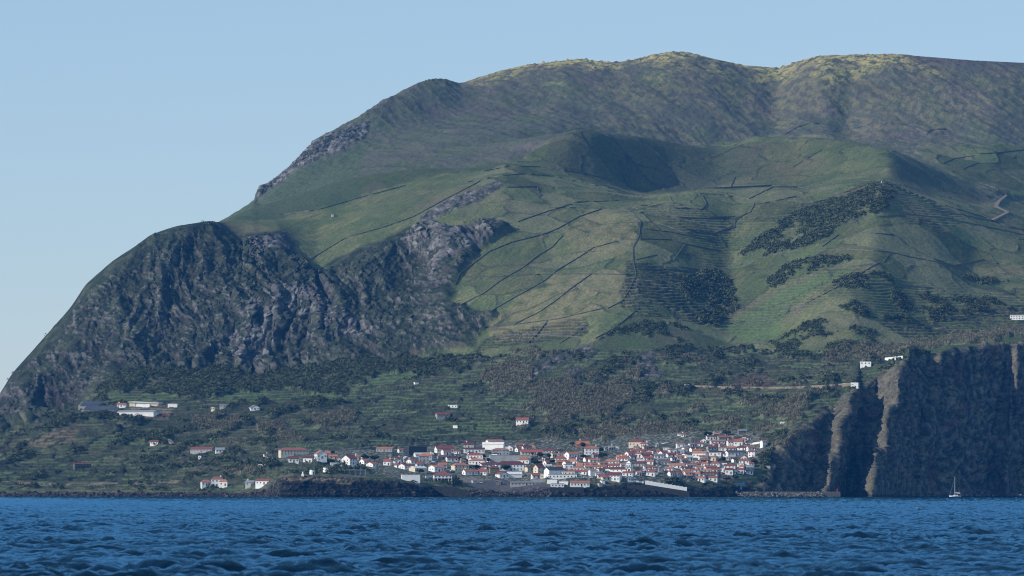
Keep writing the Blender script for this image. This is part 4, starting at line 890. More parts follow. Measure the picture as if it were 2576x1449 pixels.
# church
def church():
    x0, b_ = zc(ZC, 1300, 772); x1, _ = zc(ZC, 1590, 0); gx, gy, gz = ground((x0+x1)/2, b_); gz = CH+(HZ-b_)*K*gy; s = K*gy; u_ = s/6.44
    L = 290*u_; h = 52*u_; ri = 30*u_; W = 9.0
    e = empty('church', (gx, gy+4, gz), math.radians(-20))
    link(bpy.data.objects.new('wall', wall_mesh(L, W, h, ri, 's', 'white')), e); link(bpy.data.objects.new('roof', roof_mesh(L, W, h, ri, 's', 'D')), e)
    for q in (-.3, -.05, .2): put(WM, 'window', e, L*q, -W/2, h*.6, 0, .8, 1.2)
    m_ = MB(); m_.box(-L/2-7.0, -L/2-.01, -3, 4, -4, 3.0); an = m_.build('annex', M['white'], e)
    m_ = MB(); m_.box(-L/2-7.3, -L/2-.02, -3.3, 4.3, 3.01, 3.3); m_.add([(-L/2-7.3,-3.3,3.31),(-L/2-.02,-3.3,3.31),(-L/2-.02,.5,4.4),(-L/2-7.3,.5,4.4),(-L/2-7.3,4.3,3.31),(-L/2-.02,4.3,3.31)], [(0,1,2,3),(3,2,5,4),(0,3,4),(1,5,2)]); m_.build('annex_roof', M['D'], an)
    # gabled west front and bell tower
    tx = L/2+45*u_; fh = 95*u_
    m_ = MB(); fw = 45*u_*.98
    m_.add([(tx-fw,-5.2,-4),(tx+fw,-5.2,-4),(tx+fw,-5.2,fh*.6),(tx,-5.2,fh*.98),(tx-fw,-5.2,fh*.6),(tx-fw,-3.9,-4),(tx+fw,-3.9,-4),(tx+fw,-3.9,fh*.6),(tx,-3.9,fh*.98),(tx-fw,-3.9,fh*.6)], [(0,1,2,3,4),(9,8,7,6,5),(0,5,6,1),(1,6,7,2),(2,7,8,3),(3,8,9,4),(4,9,5,0)])
    fr = m_.build('front', M['white'], e)
    for sx in (-1, 1):
        m_ = MB(); m_.box(tx+sx*fw-.35, tx+sx*fw+.35, -5.35, -5.21, -4, fh*.62); m_.build('corner_trim', M['stone'], fr)
        m_ = MB(); p0 = (tx+sx*fw, -5.3, fh*.62); p1 = (tx, -5.3, fh*1.0); m_.tube(p0, p1, .28, .28, 6); m_.build('gable_trim', M['stone'], fr)
    put(DM, 'door', fr, tx, -5.2, 0, 0, 1.6, 2.8); put(WM, 'window', fr, tx, -5.2, fh*.5, 0, 1.2, 1.4)
    tb = 2.5; th_ = 140*u_; cx_ = tx-1.3
    m_ = MB(); m_.box(cx_-tb, cx_+tb, -3.6, 1.4, -4, th_); tw = m_.build('tower', M['white'], e)
    for sx in (-1, 1):
        m_ = MB(); m_.box(cx_+sx*tb-.3, cx_+sx*tb+.3, -3.72, -3.2, 0, th_+.1); m_.build('corner_trim', M['stone'], tw)
    m_ = MB(); m_.box(cx_-tb-.3, cx_+tb+.3, -3.9, 1.7, th_+.01, th_+.4); m_.build('cornice', M['stone'], tw)
    m_ = MB(); q = tb-.3; zt_ = th_+.41; hp = 45*u_; m_.add([(cx_-q,-3.3,zt_),(cx_+q,-3.3,zt_),(cx_+q,1.1,zt_),(cx_-q,1.1,zt_),(cx_,-1.1,zt_+hp)], [(0,3,2,1),(0,1,4),(1,2,4),(2,3,4),(3,0,4)]); m_.build('spire', M['white'], tw)
    for q in (-.95, .95): put(WM, 'window', tw, cx_+q, -3.6, th_-2.0, 0, 1.1, 2.2)
    put(WM, 'window', tw, cx_-tb, -1.1, th_-2.0, -math.pi/2, 1.4, 2.2)
    tag(e, 'white village church with long dark red roof and a stone-edged bell tower', 'church')
church()
def chapel(z, xl, xr, yt, ye, yb, roof, label, w2):
    e = H(z, xl, xr, yt, ye, yb, 'r', roof, a=.25, rot=22, win=False, name='chapel', cat='chapel', label=label, chim=False)
    return e
chapel(ZC, 200, 540, 690, 735, 800, 'S', 'white gabled chapel with a long slate grey roof near the quay', 6); chapel(ZC, 925, 1062, 722, 745, 826, 'P', 'small white chapel with an arched gable left of the church', 4)
# windmills
def windmill(z, xl, xr, yt, yb, label):
    x0, b_ = zc(z, xl, yb); x1, t_ = zc(z, xr, yt); gx, gy, gz = ground((x0+x1)/2, b_+.5); gz = CH+(HZ-b_)*K*gy; s = K*gy; r = (x1-x0)/2*s; h = (b_-t_)*s
    e = empty('windmill', (gx, gy+1, gz))
    m_ = MB(); m_.tube((0, 0, -.4), (0, 0, h-.25), r, r*.84, 28); o_ = m_.build('tower', M['white'], e)
    m_ = MB(); m_.tube((0, 0, h-.249), (0, 0, h), r*.88, r*.88, 28); m_.build('cap', M['conc2'], e)
    m_ = MB(); m_.tube((0, 0, -3), (0, 0, -.38), r*1.25, r*1.18, 20); m_.build('plinth', M['stone'], e)
    put(DM, 'door', e, r*.5, -r*.86, 0, .5, .9, 1.9)
    tag(e, label, 'windmill', 'old windmill towers on the headland')
windmill(ZA, 870, 962, 727, 805, 'stubby white windmill tower without sails, the left and lower of two'); windmill(ZA, 1092, 1185, 690, 765, 'stubby white windmill tower without sails, the right and higher of two')
# small white shrine left of the windmills
m_ = MB(); gx, gy, gz = ground(*zc(ZA, 765, 828)); e = empty('shrine', (gx, gy, gz), -.2); m_.box(-.9, .9, -.9, .9, -2, 1.6); m_.build('base', M['white'], e)
m_ = MB(); m_.box(-.45, .45, -.45, .45, 1.601, 2.7); m_.add([(-.5,-.5,2.71),(.5,-.5,2.71),(.5,.5,2.71),(-.5,.5,2.71),(0,0,3.6)], [(0,3,2,1),(0,1,4),(1,2,4),(2,3,4),(3,0,4)]); m_.build('top', M['white'], e)
tag(e, 'small white wayside shrine on the cliff top left of the windmills', 'shrine')
# canopy
def canopy():
    x0, b_ = zc(ZA, 1355, 790); x1, t_ = zc(ZA, 1800, 728); gx, gy, gz = ground((x0+x1)/2, b_); gz = CH+(HZ-b_)*K*gy; s = K*gy; w = (x1-x0)*s; h = (b_-t_)*s
    e = empty('canopy', (gx, gy+3, gz)); m_ = MB(); m_.box(-w/2, w/2, -2.5, 2.5, h-.35, h); m_.build('slab', M['steel'], e)
    for i in range(6):
        m_ = MB(); q = -w/2+.3+i*(w-.6)/5; m_.tube((q, -2.2, -2), (q, -2.2, h-.36), .13, .13, 6); m_.build('post', M['steel'], e)
    m_ = MB(); m_.box(-w/2, w/2, 2.0, 2.3, -3, h-.36); m_.build('back_wall', M['grey'], e)
    tag(e, 'long low grey canopy on thin posts right of the windmills', 'canopy')
canopy()
# solar arrays
def solar(z, xl, xr, yt, yb, label, n):
    x0, b_ = zc(z, xl, yb); x1, t_ = zc(z, xr, yt); gx, gy, gz = ground((x0+x1)/2, b_); s = K*gy; w = (x1-x0)*s; h = (b_-t_)*s
    e = empty('solar_array', (gx, gy, gz+1), math.radians(-6)); dp = h/math.tan(math.radians(28))
    for i in range(n):
        m_ = MB(); a0 = -w/2+i*w/n+.25; a1 = -w/2+(i+1)*w/n-.25; sh = dp*.35
        v = [(a0,0,0),(a1,0,0),(a1+sh,dp,h),(a0+sh,dp,h)]; v += [(a, b2, c+.15) for a, b2, c in v]
        m_.add(v, [(3,2,1,0),(4,5,6,7),(0,1,5,4),(1,2,6,5),(2,3,7,6),(3,0,4,7)]); m_.build('panel', M['solar'], e)
    m_ = MB(); m_.add([(-w/2-1,.5,-.5),(w/2+1,.5,-.5),(w/2+1+sh,dp+.5,h-.5),(-w/2-1+sh,dp+.5,h-.5),(-w/2-1,.5,-5),(w/2+1,.5,-5),(w/2+1+sh,dp+.5,-5),(-w/2-1+sh,dp+.5,-5)], [(0,1,2,3),(0,4,5,1),(1,5,6,2),(2,6,7,3),(3,7,4,0)]); m_.build('rack', M['conc2'], e)
    tag(e, label, 'solar panels', 'solar arrays on the left platform')
solar(ZD, 215, 540, 180, 226, 'upper bank of dark blue solar panels left of the hangar', 11); solar(ZD, 250, 600, 230, 274, 'lower bank of dark blue solar panels beside the long warehouse', 10)
# masts
def mast(px, pb, pt, label, mtl='steel', r=.25, arms=True, name='mast', cat='mast'):
    gx, gy, gz = ground(px, pb); h = (pb-pt)*K*gy; e = empty(name, (gx, gy, gz))
    m_ = MB(); m_.tube((0, 0, -2), (0, 0, h), r, r*.6, 8); m_.build('pole', M[mtl], e)
    if arms:
        m_ = MB(); m_.box(-r*3, r*3, -.2, .2, h*.72, h*.78); m_.box(-r*2.6, r*2.6, -.2, .2, h*.86, h*.97); m_.build('antenna', M['cars'], e)
    tag(e, label, cat)
mast(1275, 1171, 1137, 'thick grey antenna mast in front of the long grey hall', r=.55); mast(1896, 1104, 1082, 'thin pole above the ruined houses at the right of the village', r=.13, arms=False, name='pole', cat='pole'); mast(1957, 1083, 1069, 'thin pole on the slope near the roadside shelter', r=.13, arms=False, name='pole', cat='pole')
mast(2190, 920, 911, 'short pole beside the white roofless cottage on the cliff', r=.15, arms=False, name='pole', cat='pole'); mast(2238, 464, 459, 'tiny white marker post on the rounded hilltop', 'white', .5, False, 'marker_post', 'marker')
mast(1978, 1249, 1229, 'pale lamp post standing on the breakwater', 'steel', .16, False, 'lamp_post', 'lamp post')
for i, (x, y) in enumerate([(855,677),(880,675),(905,673),(935,671),(960,668)]):
    px, py = zc(ZD, x, y); mast(px, py, py-7, 'thin wooden pole in the row left of the lone red roofed house', 'bark', .16, False, 'wooden_pole', 'pole'); list(COL.objects)[-1]
for o in list(COL.objects):
    if o.name.startswith('wooden_pole'): o['group'] = 'wooden poles in a row'
# stepped wall, quays, long walls ---------------------------------------------
def wallstrip(name, pts, h, th, mt, label, cat, z=ZS, lift=0, group=None, base=3):
    P = []
    dense = []
    for (a, b_), (c, d) in zip(pts[:-1], pts[1:]):
        a, b_ = zc(z, a, b_); c, d = zc(z, c, d); n = max(1, int(math.hypot(c-a, d-b_)/4))
        for i in range(n): dense.append((a+(c-a)*i/n, b_+(d-b_)*i/n))
    dense.append(zc(z, *pts[-1]))
    for a, b_ in dense: P.append(np.array(ground(a, b_)))
    P = [p for p in P]
    # drop jumps
    Q = [P[0]]
    for p in P[1:]:
        if abs(p[1]-Q[-1][1]) < 90: Q.append(p)
    if len(Q) < 2: return None
    P = np.array(Q)
    if len(P) > 4:
        Ps = P.copy(); Ps[1:-1] = (P[:-2]+P[1:-1]*2+P[2:])/4; P = Ps
    T = np.gradient(P[:, :2], axis=0); T /= np.linalg.norm(T, axis=1)[:, None]+1e-9; Nn = np.stack([-T[:, 1], T[:, 0]], 1)*th/2
    c0 = P.mean(0); V = []; Fc = []
    for i, p in enumerate(P):
        hh = h*(.85+.3*rng.random()) if mt == 'drystone' else h
        for sx in (-1, 1):
            V += [(p[0]+sx*Nn[i, 0]-c0[0], p[1]+sx*Nn[i, 1]-c0[1], p[2]-base-c0[2]), (p[0]+sx*Nn[i, 0]-c0[0], p[1]+sx*Nn[i, 1]-c0[1], p[2]+hh+lift-c0[2])]
    for i in range(len(P)-1):
        a = i*4; b_ = a+4; Fc += [(a, b_, b_+1, a+1), (a+2, a+3, b_+3, b_+2), (a+1, b_+1, b_+3, a+3)]
    n = len(P)*4-4; Fc += [(0, 1, 3, 2), (n, n+2, n+3, n+1)]
    m_ = MB(); m_.add(V, Fc); o = m_.build(name, M[mt]); o.location = c0; tag(o, label, cat, group); return o
def stepped():
    pts = [(1840, 960), (2535, 1062)]; x0, y0 = zc(ZC, 1850, 955); x1, y1 = zc(ZC, 2535, 1062)
    gx, gy, gz = ground(x0, y0+2); gy = min(gy, 4392); gy2 = gy-8; n = 11; m_ = MB(); s = K*gy
    for i in range(n):
        a = x0+(x1-x0)*i/n; b_ = x0+(x1-x0)*(i+1)/n; tp = 1080+905/6.44+(1010-905)/6.44*i/(n-1); bt = 1080+950/6.44+(1062-950)/6.44*(i+1)/n
        g = gy+(gy2-gy)*i/n
        m_.box((a-1300)*s-(x0-1300)*s, (b_-1300)*s-(x0-1300)*s, 0, .8, CH+(HZ-bt)*s-2, CH+(HZ-tp)*s)
    o = m_.build('stepped_wall', M['white']); o.location = ((x0-1300)*s, gy-6, 0); tag(o, 'long white parapet wall descending in steps towards the harbour', 'wall')
    m_ = MB(); 
    v = []
    for px_, tp in ((x0-45, 1232), (x0, 1230), (x1, 1247), (x1+6, 1249)):
        X_ = (px_-1300)*s
        for yy in (0, 5):
            v += [(X_-(x0-1300)*s, yy, -2), (X_-(x0-1300)*s, yy, CH+(HZ-tp)*s)]
    f = []
    for i in range(3): a = i*4; b_ = a+4; f += [(a, b_, b_+1, a+1), (a+1, b_+1, b_+3, a+3), (a+2, a+3, b_+3, b_+2)]
    f += [(0, 1, 3, 2), (12, 14, 15, 13)]
    m_.add(v, f); o = m_.build('harbour_wall', M['quaydark']); o.location = ((x0-1300)*s, gy-9.5, 0); tag(o, 'dark concrete retaining wall beneath the white stepped parapet', 'wall')
stepped()
def quaywall(p0, p1, tops, Yq, label, mt='quaydark', name='sea_wall', th=5):
    s = K*Yq; m_ = MB(); n = len(tops); xs = np.linspace(p0, p1, n); v = []; f = []
    for x_, t_ in zip(xs, tops):
        for yy in (0, th): v += [((x_-p0)*s, yy, -3), ((x_-p0)*s, yy, CH+(HZ-t_)*s)]
    for i in range(n-1): a = i*4; b_ = a+4; f += [(a, b_, b_+1, a+1), (a+1, b_+1, b_+3, a+3), (a+2, a+3, b_+3, b_+2)]
    k_ = n*4-4; f += [(0, 1, 3, 2), (k_, k_+2, k_+3, k_+1)]
    m_.add(v, f); o = m_.build(name, M[mt]); o.location = ((p0-1300)*s, Yq, 0); tag(o, label, 'wall'); return o
quaywall(1380, 1482, [1242, 1238, 1237, 1237], 4362, 'curved grey sea wall below the white quay buildings')
quaywall(1085, 1190, [1237, 1236, 1238, 1246], 4332, 'dark sea wall below the pavilion at the end of the headland')
# breakwater
sB = K*4440; m_ = MB(); m_.box(0, (2134-1745)*sB, 0, 8, -4, CH+(HZ-1252)*sB); m_.box(0, (2134-1745)*sB, 5.5, 8.0, CH+(HZ-1252)*sB+.001, CH+(HZ-1248.5)*sB)
o = m_.build('breakwater', M['conc']); o.location = ((1745-1300)*sB, 4440, 0); tag(o, 'long low concrete breakwater in front of the harbour', 'breakwater')
dolos = MB()
dolos.tube((-.9, 0, 0), (.9, 0, 0), .34, .34, 6); dolos.tube((-.9, 0, -.9), (-.9, 0, .9), .32, .26, 6); dolos.tube((.9, -.9, 0), (.9, .9, 0), .32, .26, 6)
dm = dolos.mesh('armour_block', M['armour'])
for i in range(230):
    px = 1742+rng.random()*348; t_ = rng.random(); s = K*4436
    o = bpy.data.objects.new('armour_block', dm); o.location = ((px-1300)*s, 4438.5-t_*5, .1+(1-t_)*3.2+rng.random()*.5); o.rotation_euler = tuple(rng.random(3)*6.28)
    q = .75+.45*rng.random(); o.scale = (q, q, q); COL.objects.link(o)
    tag(o, 'pale concrete armour block heaped in front of the breakwater', 'armour block', 'concrete armour blocks along the breakwater')
# red light post, crane
s = K*4445; e = empty('harbour_light', ((2126-1300)*s, 4446, 3.4)); m_ = MB(); m_.tube((0, 0, -.1), (0, 0, 3.0), .42, .36, 12); m_.tube((0,0,3.0),(0,0,3.15),.5,.5,12); m_.build('post', M['red'], e); m_ = MB(); m_.tube((0, 0, 3.151), (0, 0, 3.6), .2, .16, 8); m_.build('lamp', M['red'], e)
tag(e, 'small red harbour light post at the right end of the breakwater', 'harbour light')
gy = 4452; s = K*gy; px, pb = zc(ZE, 1497, 1215); _, pt = zc(ZE, 0, 1075); e = empty('harbour_crane', ((px-1300)*s, gy, 3)); h = CH+(HZ-pt)*s-3
m_ = MB(); m_.tube((0, 0, -2), (0, 0, h), .75, .6, 10); m_.build('column', M['blue'], e); m_ = MB(); m_.box(-110/6.44*s, 50/6.44*s, -.35, .35, h-.6, h+.1); m_.build('jib', M['blue'], e)
m_ = MB(); m_.box(25/6.44*s, 55/6.44*s, -.9, .9, h-1.3, h+.9); m_.build('counterweight', M['blue'], e); m_ = MB(); m_.box(-1.0, 1.0, -.8, .8, h-2.2, h-.61); m_.build('cab', M['blue'], e)
m_ = MB(); m_.tube((-70/6.44*s, 0, h-.61), (-70/6.44*s, 0, h-2.0), .05, .05, 5); m_.box(-70/6.44*s-.35, -70/6.44*s+.35, -.3, .3, h-2.5, h-2.0); m_.build('hook', M['steel'], e)
tag(e, 'blue boat crane with a horizontal jib standing behind the breakwater', 'crane')
# sailing yacht
def yacht():
    gy = 4560; s = K*gy; px = 2425; e = empty('sailing_yacht', ((px-1300)*s, gy, 0), 0)
    prof = [(-4.9, 0, 1.25), (-4.2, .45, 1.2), (-2.5, 1.25, 1.1), (0, 1.75, 1.0), (2.6, 1.7, 1.0), (4.9, 1.35, 1.1)]
    m_ = MB(); v = []
    for x, hw, top in prof: v += [(x, -hw, top), (x, -hw*.8, .3), (x, -hw*.3, -.5), (x, hw*.3, -.5), (x, hw*.8, .3), (x, hw, top)]
    f = []
    for i in range(len(prof)-1):
        a = i*6
        for j in range(5): f.append((a+j, a+j+1, a+7+j, a+6+j))
        f.append((a+5, a, a+6, a+11))
    f += [(0, 5, 4, 3, 2, 1), tuple(range(30, 36))]
    m_.add(v, f); m_.build('hull', M['hull'], e)
    m_ = MB(); m_.add([(-2.2,-.9,1.0),(2.4,-1.1,1.0),(2.4,1.1,1.0),(-2.2,.9,1.0),(-1.2,-.7,1.7),(2.3,-.9,1.7),(2.3,.9,1.7),(-1.2,.7,1.7)], [(0,3,2,1),(4,5,6,7),(0,1,5,4),(1,2,6,5),(2,3,7,6),(3,0,4,7)]); cb = m_.build('cabin', M['hull'], e)
    for q in (-.3, .6, 1.5): put(WM, 'window', cb, q, -1.02, 1.38, 0, .5, .3)
    m_ = MB(); m_.add([(1.6,-1.1,2.7),(4.6,-1.2,2.55),(4.6,1.2,2.55),(1.6,1.1,2.7),(1.7,-1.0,2.9),(4.5,-1.1,2.75),(4.5,1.1,2.75),(1.7,1.0,2.9)], [(0,3,2,1),(4,5,6,7),(0,1,5,4),(1,2,6,5),(2,3,7,6),(3,0,4,7)]); m_.build('bimini', M['hull'], e)
    m_ = MB(); m_.tube((-.2, 0, 1.7), (-.2, 0, 17.2), .13, .09, 8); ms = m_.build('mast', M['hull'], e)
    for z_ in (6.5, 11.5):
        m_ = MB(); m_.tube((-.2, -.9, z_), (-.2, .9, z_), .04, .04, 5); m_.build('spreader', M['steel'], ms)
    m_ = MB(); m_.tube((-.1, 0, 3.1), (4.4, 0, 3.25), .09, .08, 6); bo = m_.build('boom', M['steel'], e)
    m_ = MB(); m_.tube((0, 0, 3.45), (4.2, 0, 3.5), .26, .14, 8); m_.build('furled_mainsail', M['hull'], e)
    m_ = MB(); m_.tube((-4.6, 0, 1.6), (-.35, 0, 15.2), .13, .07, 6); m_.build('furled_jib', M['sail'], e)
    m_ = MB(); m_.tube((4.8, 0, 1.1), (-.15, 0, 17.1), .02, .02, 4); m_.tube((-.2, -1.6, 1.1), (-.2, -.9, 11.5), .02, .02, 4); m_.tube((-.2, 1.6, 1.1), (-.2, .9, 11.5), .02, .02, 4); m_.build('rigging', M['steel'], e)
    tag(e, 'white sailing yacht at anchor with bare mast and furled sails', 'sailboat')
yacht()
# seabirds
def bird(px, py, gy, span, yaw, up, label, bank=0.0):
    X_, Y_, Z_ = W3(px, py, gy); m_ = MB(); L = span*.42
    ring = [(-.5, .012), (-.42, .035), (-.3, .07), (-.1, .105), (.1, .10), (.25, .07), (.33, .06), (.41, .058), (.46, .03), (.53, .008)]
    v = []
    for x, r in ring:
        zz = .02 if x > .25 else 0
        v += [(x*L, r*L*math.cos(a), zz*L+r*L*math.sin(a)) for a in np.arange(8)*math.pi/4]
    f = [(i*8+j, i*8+(j+1) % 8, i*8+8+(j+1) % 8, i*8+8+j) for i in range(len(ring)-1) for j in range(8)]+[tuple(range(8)), tuple(range(len(ring)*8-8, len(ring)*8))[::-1]]
    m_.add(v, f, 0)
    for sd in (-1, 1):
        st = [(0, .17, .02, 0), (.18, .15, .02+up*.20, .05), (.34, .13, .02+up*.34, .07), (.52, .10, .02+up*.40, .02), (.75, .06, .02+up*.46, -.07), (1.0, .01, .02+up*.50, -.18)]
        v = []
        for t_, c_, z_, sw in st:
            y_ = sd*t_*span/2; v += [((sw*.5+c_*.5)*span*.55, y_, z_*span/2), ((sw*.5-c_*.5)*span*.55, y_, z_*span/2-.005), ((sw*.5)*span*.55, y_, z_*span/2+.02*(1.05-t_)), ((sw*.5)*span*.55, y_, z_*span/2-.012)]
        f = []
        for i in range(5): a = i*4; b_ = a+4; f += [(a, b_, b_+2, a+2), (a+2, b_+2, b_+1, a+1), (a+1, b_+1, b_+3, a+3), (a+3, b_+3, b_, a)]
        f += [(0, 2, 1, 3), (20, 22, 21, 23)]
        m_.add(v, f, 1)
    m_.add([(-.45*L, -.05*L, 0), (-.45*L, .05*L, 0), (-.72*L, .13*L, 0), (-.72*L, -.13*L, 0), (-.5*L, 0, .03*L)], [(0, 1, 2, 3), (4, 1, 0), (4, 2, 1), (4, 3, 2), (4, 0, 3)], 1)
    o = m_.build('seabird', [M['white'], M['birdwing']]); o.location = (X_, Y_, Z_); o.rotation_euler = (bank, 0, yaw); tag(o, label, 'bird', 'seabirds over the water')
M['birdwing'] = mat('grey_brown_feathers', (.10, .085, .075), .8, 3, .3)
bird(2328, 1289, 430, 1.15, math.radians(70), .75, 'seabird with raised dark wings flying low in front of the boulder beach'); bird(2591, 1257, 900, 1.3, math.radians(200), 1.0, 'pale seabird banking at the right edge of the photo', .7)
# cars
def car(px, py, paint, label, rz=0.0, group='cars parked in the village'):
    gx, gy, gz = ground(px, py); e = empty('parked_car', (gx, gy, gz), rz)
    m_ = MB(); m_.add([(-2,-.85,.35),(2,-.85,.35),(2,.85,.35),(-2,.85,.35),(-2.05,-.85,.85),(2.05,-.85,.8),(2.05,.85,.8),(-2.05,.85,.85),(-1.9,-.8,1.0),(1.0,-.8,.98),(1.0,.8,.98),(-1.9,.8,1.0)], [(0,3,2,1),(0,1,5,4),(1,2,6,5),(2,3,7,6),(3,0,4,7),(4,5,9,8),(5,6,10,9),(6,7,11,10),(7,4,8,11),(8,9,10,11)]); m_.build('body', M[paint], e)
    m_ = MB(); m_.add([(-1.8,-.78,1.0),(.9,-.78,1.0),(.9,.78,1.0),(-1.8,.78,1.0),(-1.4,-.66,1.42),(.3,-.66,1.42),(.3,.66,1.42),(-1.4,.66,1.42)], [(0,1,5,4),(1,2,6,5),(2,3,7,6),(3,0,4,7)]); m_.build('windows', M['glass'], e)
    m_ = MB(); m_.box(-1.42, .32, -.68, .68, 1.421, 1.5); m_.build('roof', M[paint], e)
    for sx in (-1.25, 1.3):
        for sy in (-.86, .66):
            m_ = MB(); m_.tube((sx, sy, .32), (sx, sy+.2, .32), .32, .32, 10); m_.build('wheel', M['rubber'], e)
    tag(e, label, 'car', group)
cp = 'small white car parked in the yard below the orange hipped house left of the antenna'
for x, y, p_, rz, lab in [(565,630,'carw',.2,'white car leftmost in the car park below the grey house with orange hip roof'),(600,622,'cars',.3,'grey car second from left in the village car park'),(640,612,'carw',-.2,'white car in the middle of the village car park'),(668,598,'carw',.5,'white car at the back of the village car park'),(695,590,'cars',.2,'grey car at the right end of the village car park'),(1410,952,'carw',.1,'white van-like car standing alone on the quay'),(960,755,'carw',.4,'white car in front of the cream house with orange hip roof')]:
    car(*zc(ZB, x, y), p_, lab, rz)
for x, y, p_, rz, lab in [(2150,308,'carw',-.2,'white car left of two on the road above the village'),(2205,300,'carw',.1,'white car right of two on the road above the village'),(2070,312,'cars',.1,'dark grey car on the road above the village'),(880,862,'carw',.2,'white car left of three on the street below the chapel'),(905,858,'cars',.2,'grey car in the middle of three below the chapel'),(960,862,'carw',-.1,'white car right of three on the street below the chapel')]:
    car(*zc(ZC, x, y), p_, lab, rz)
car(*zc(ZD, 1150, 332), 'carr', 'red car parked right of the long white warehouse', .2); car(*zc(ZD, 1225, 318), 'carr', 'small red vehicle on the track below the hangar', .5)
# trees
def crown_mesh(rx, rz, seed, col):
    r = np.random.default_rng(seed); ncl = 9
    C_ = r.normal(size=(ncl, 3)); C_ /= np.linalg.norm(C_, axis=1)[:, None]; C_ *= np.array([rx*.55, rx*.55, rz*.45])*r.random((ncl, 1))**.4
    R_ = rx*(.38+.25*r.random(ncl)); cols = np.array(col)*(.6+.8*r.random((ncl, 1)))
    V, Fc, cc = leaf_clumps(C_, R_, R_*.85, 110, cols, .34, seed=seed)
    return np_mesh('crown', V, Fc, [M['leaf']], cc)
def tree(px, py, w, h, label, col=(.03, .05, .022), group='dark trees among the houses', name='tree'):
    gx, gy, gz = ground(px, py); s = K*gy; W_ = w*s; Hh_ = h*s
    e = empty(name, (gx, gy-1.5, gz)); th = max(Hh_*.25, 1.0)
    m_ = MB(); m_.tube((0, 0, -1), (.1, 0, th*1.2), .32, .22, 8)
    for a in range(4): m_.tube((.1, 0, th*.9), (W_*.25*math.cos(a*1.6+px), W_*.25*math.sin(a*1.6+px), Hh_*.6), .15, .06, 6)
    m_.build('trunk', M['bark'], e)
    o = link(bpy.data.objects.new('crown', crown_mesh(W_/2, max((Hh_-th*.6)/2, 1.2), int(px*7) % 9999, col)), e); o.location = (0, 0, th*.6+(Hh_-th*.6)/2)
    tag(e, label, 'tree', group)
TT = [(ZA,1780,600,160,130,'large dark tree right of the big white gabled house on the left'),(ZA,1940,600,180,120,'dark tree left of the row of red roofed cottages at the left'),(ZA,1250,470,90,50,'small dark tree behind the orange roofed houses at far left'),(ZB,1545,620,90,95,'dark tree between the orange hip roof and the long grey hall'),(ZB,1830,755,210,105,'broad dark green tree in front of the school'),
(ZB,1240,735,110,70,'dark bush-like tree right of the cream hipped house'),(ZB,1350,725,110,70,'dark tree in front of the left wing of the school'),(ZB,1540,760,80,80,'dark tree touching the ochre house'),(ZB,1470,545,90,60,'dark tree at the right of the red hipped house'),(ZB,1320,545,120,60,'dark tree in front of the red hipped house'),(ZB,2395,560,120,130,'tall dark tree right of the long cream red roofed house'),(ZB,2265,492,70,50,'small round tree in front of the long cream red roofed house'),
(ZB,2320,665,220,85,'wide dark grove of trees left of the cream house with dark roof'),(ZB,1170,620,90,85,'dark tree left of the orange hipped house in mid village'),(ZB,420,800,170,85,'brown leafless bush behind the white hall on the cliff'),(ZB,1070,585,100,60,'dark tree right of the dark red roofed house in the upper left'),
(ZC,840,380,130,100,'dark tree in front of the unfinished brick house'),(ZC,660,345,90,80,'dark tree left of the unfinished brick house'),(ZC,290,550,110,90,'dark tree above the orange roofs near the middle'),(ZC,335,645,120,85,'dark tree beside the orange gable roofed cottage'),(ZC,1160,575,180,130,'large dark tree below the tall white orange hipped house'),(ZC,850,560,110,85,'dark tree left of the small red roofed cottage'),(ZC,1120,440,110,70,'dark tree right of the tall white house'),
(ZE,1250,1065,150,130,'brownish tree on the dark slope under the lowest right houses'),(ZE,1395,1045,120,110,'dark green tree on the dark slope under the lowest right houses'),(ZE,1200,730,110,90,'dark tree in the gap above the hipped red roof at right'),(ZE,1700,750,120,60,'dark tree at the right of the upper white cottages'),(ZE,900,1150,90,90,'dark shrubby tree behind the harbour'),(ZE,1880,1080,130,110,'leafy tree on the slope behind the breakwater'),(ZE,1250,290,170,60,'green tree above the ruined stone houses'),(ZE,950,330,160,90,'dark tree behind the upper white gable house')]
for z, x, y, w_, h_, lab in TT:
    px, py = zc(z, x, y); br = 'brown' in lab
    tree(px, py, w_/6.44, h_/6.44, lab, (.10, .085, .06) if br else (.028, .045, .022))
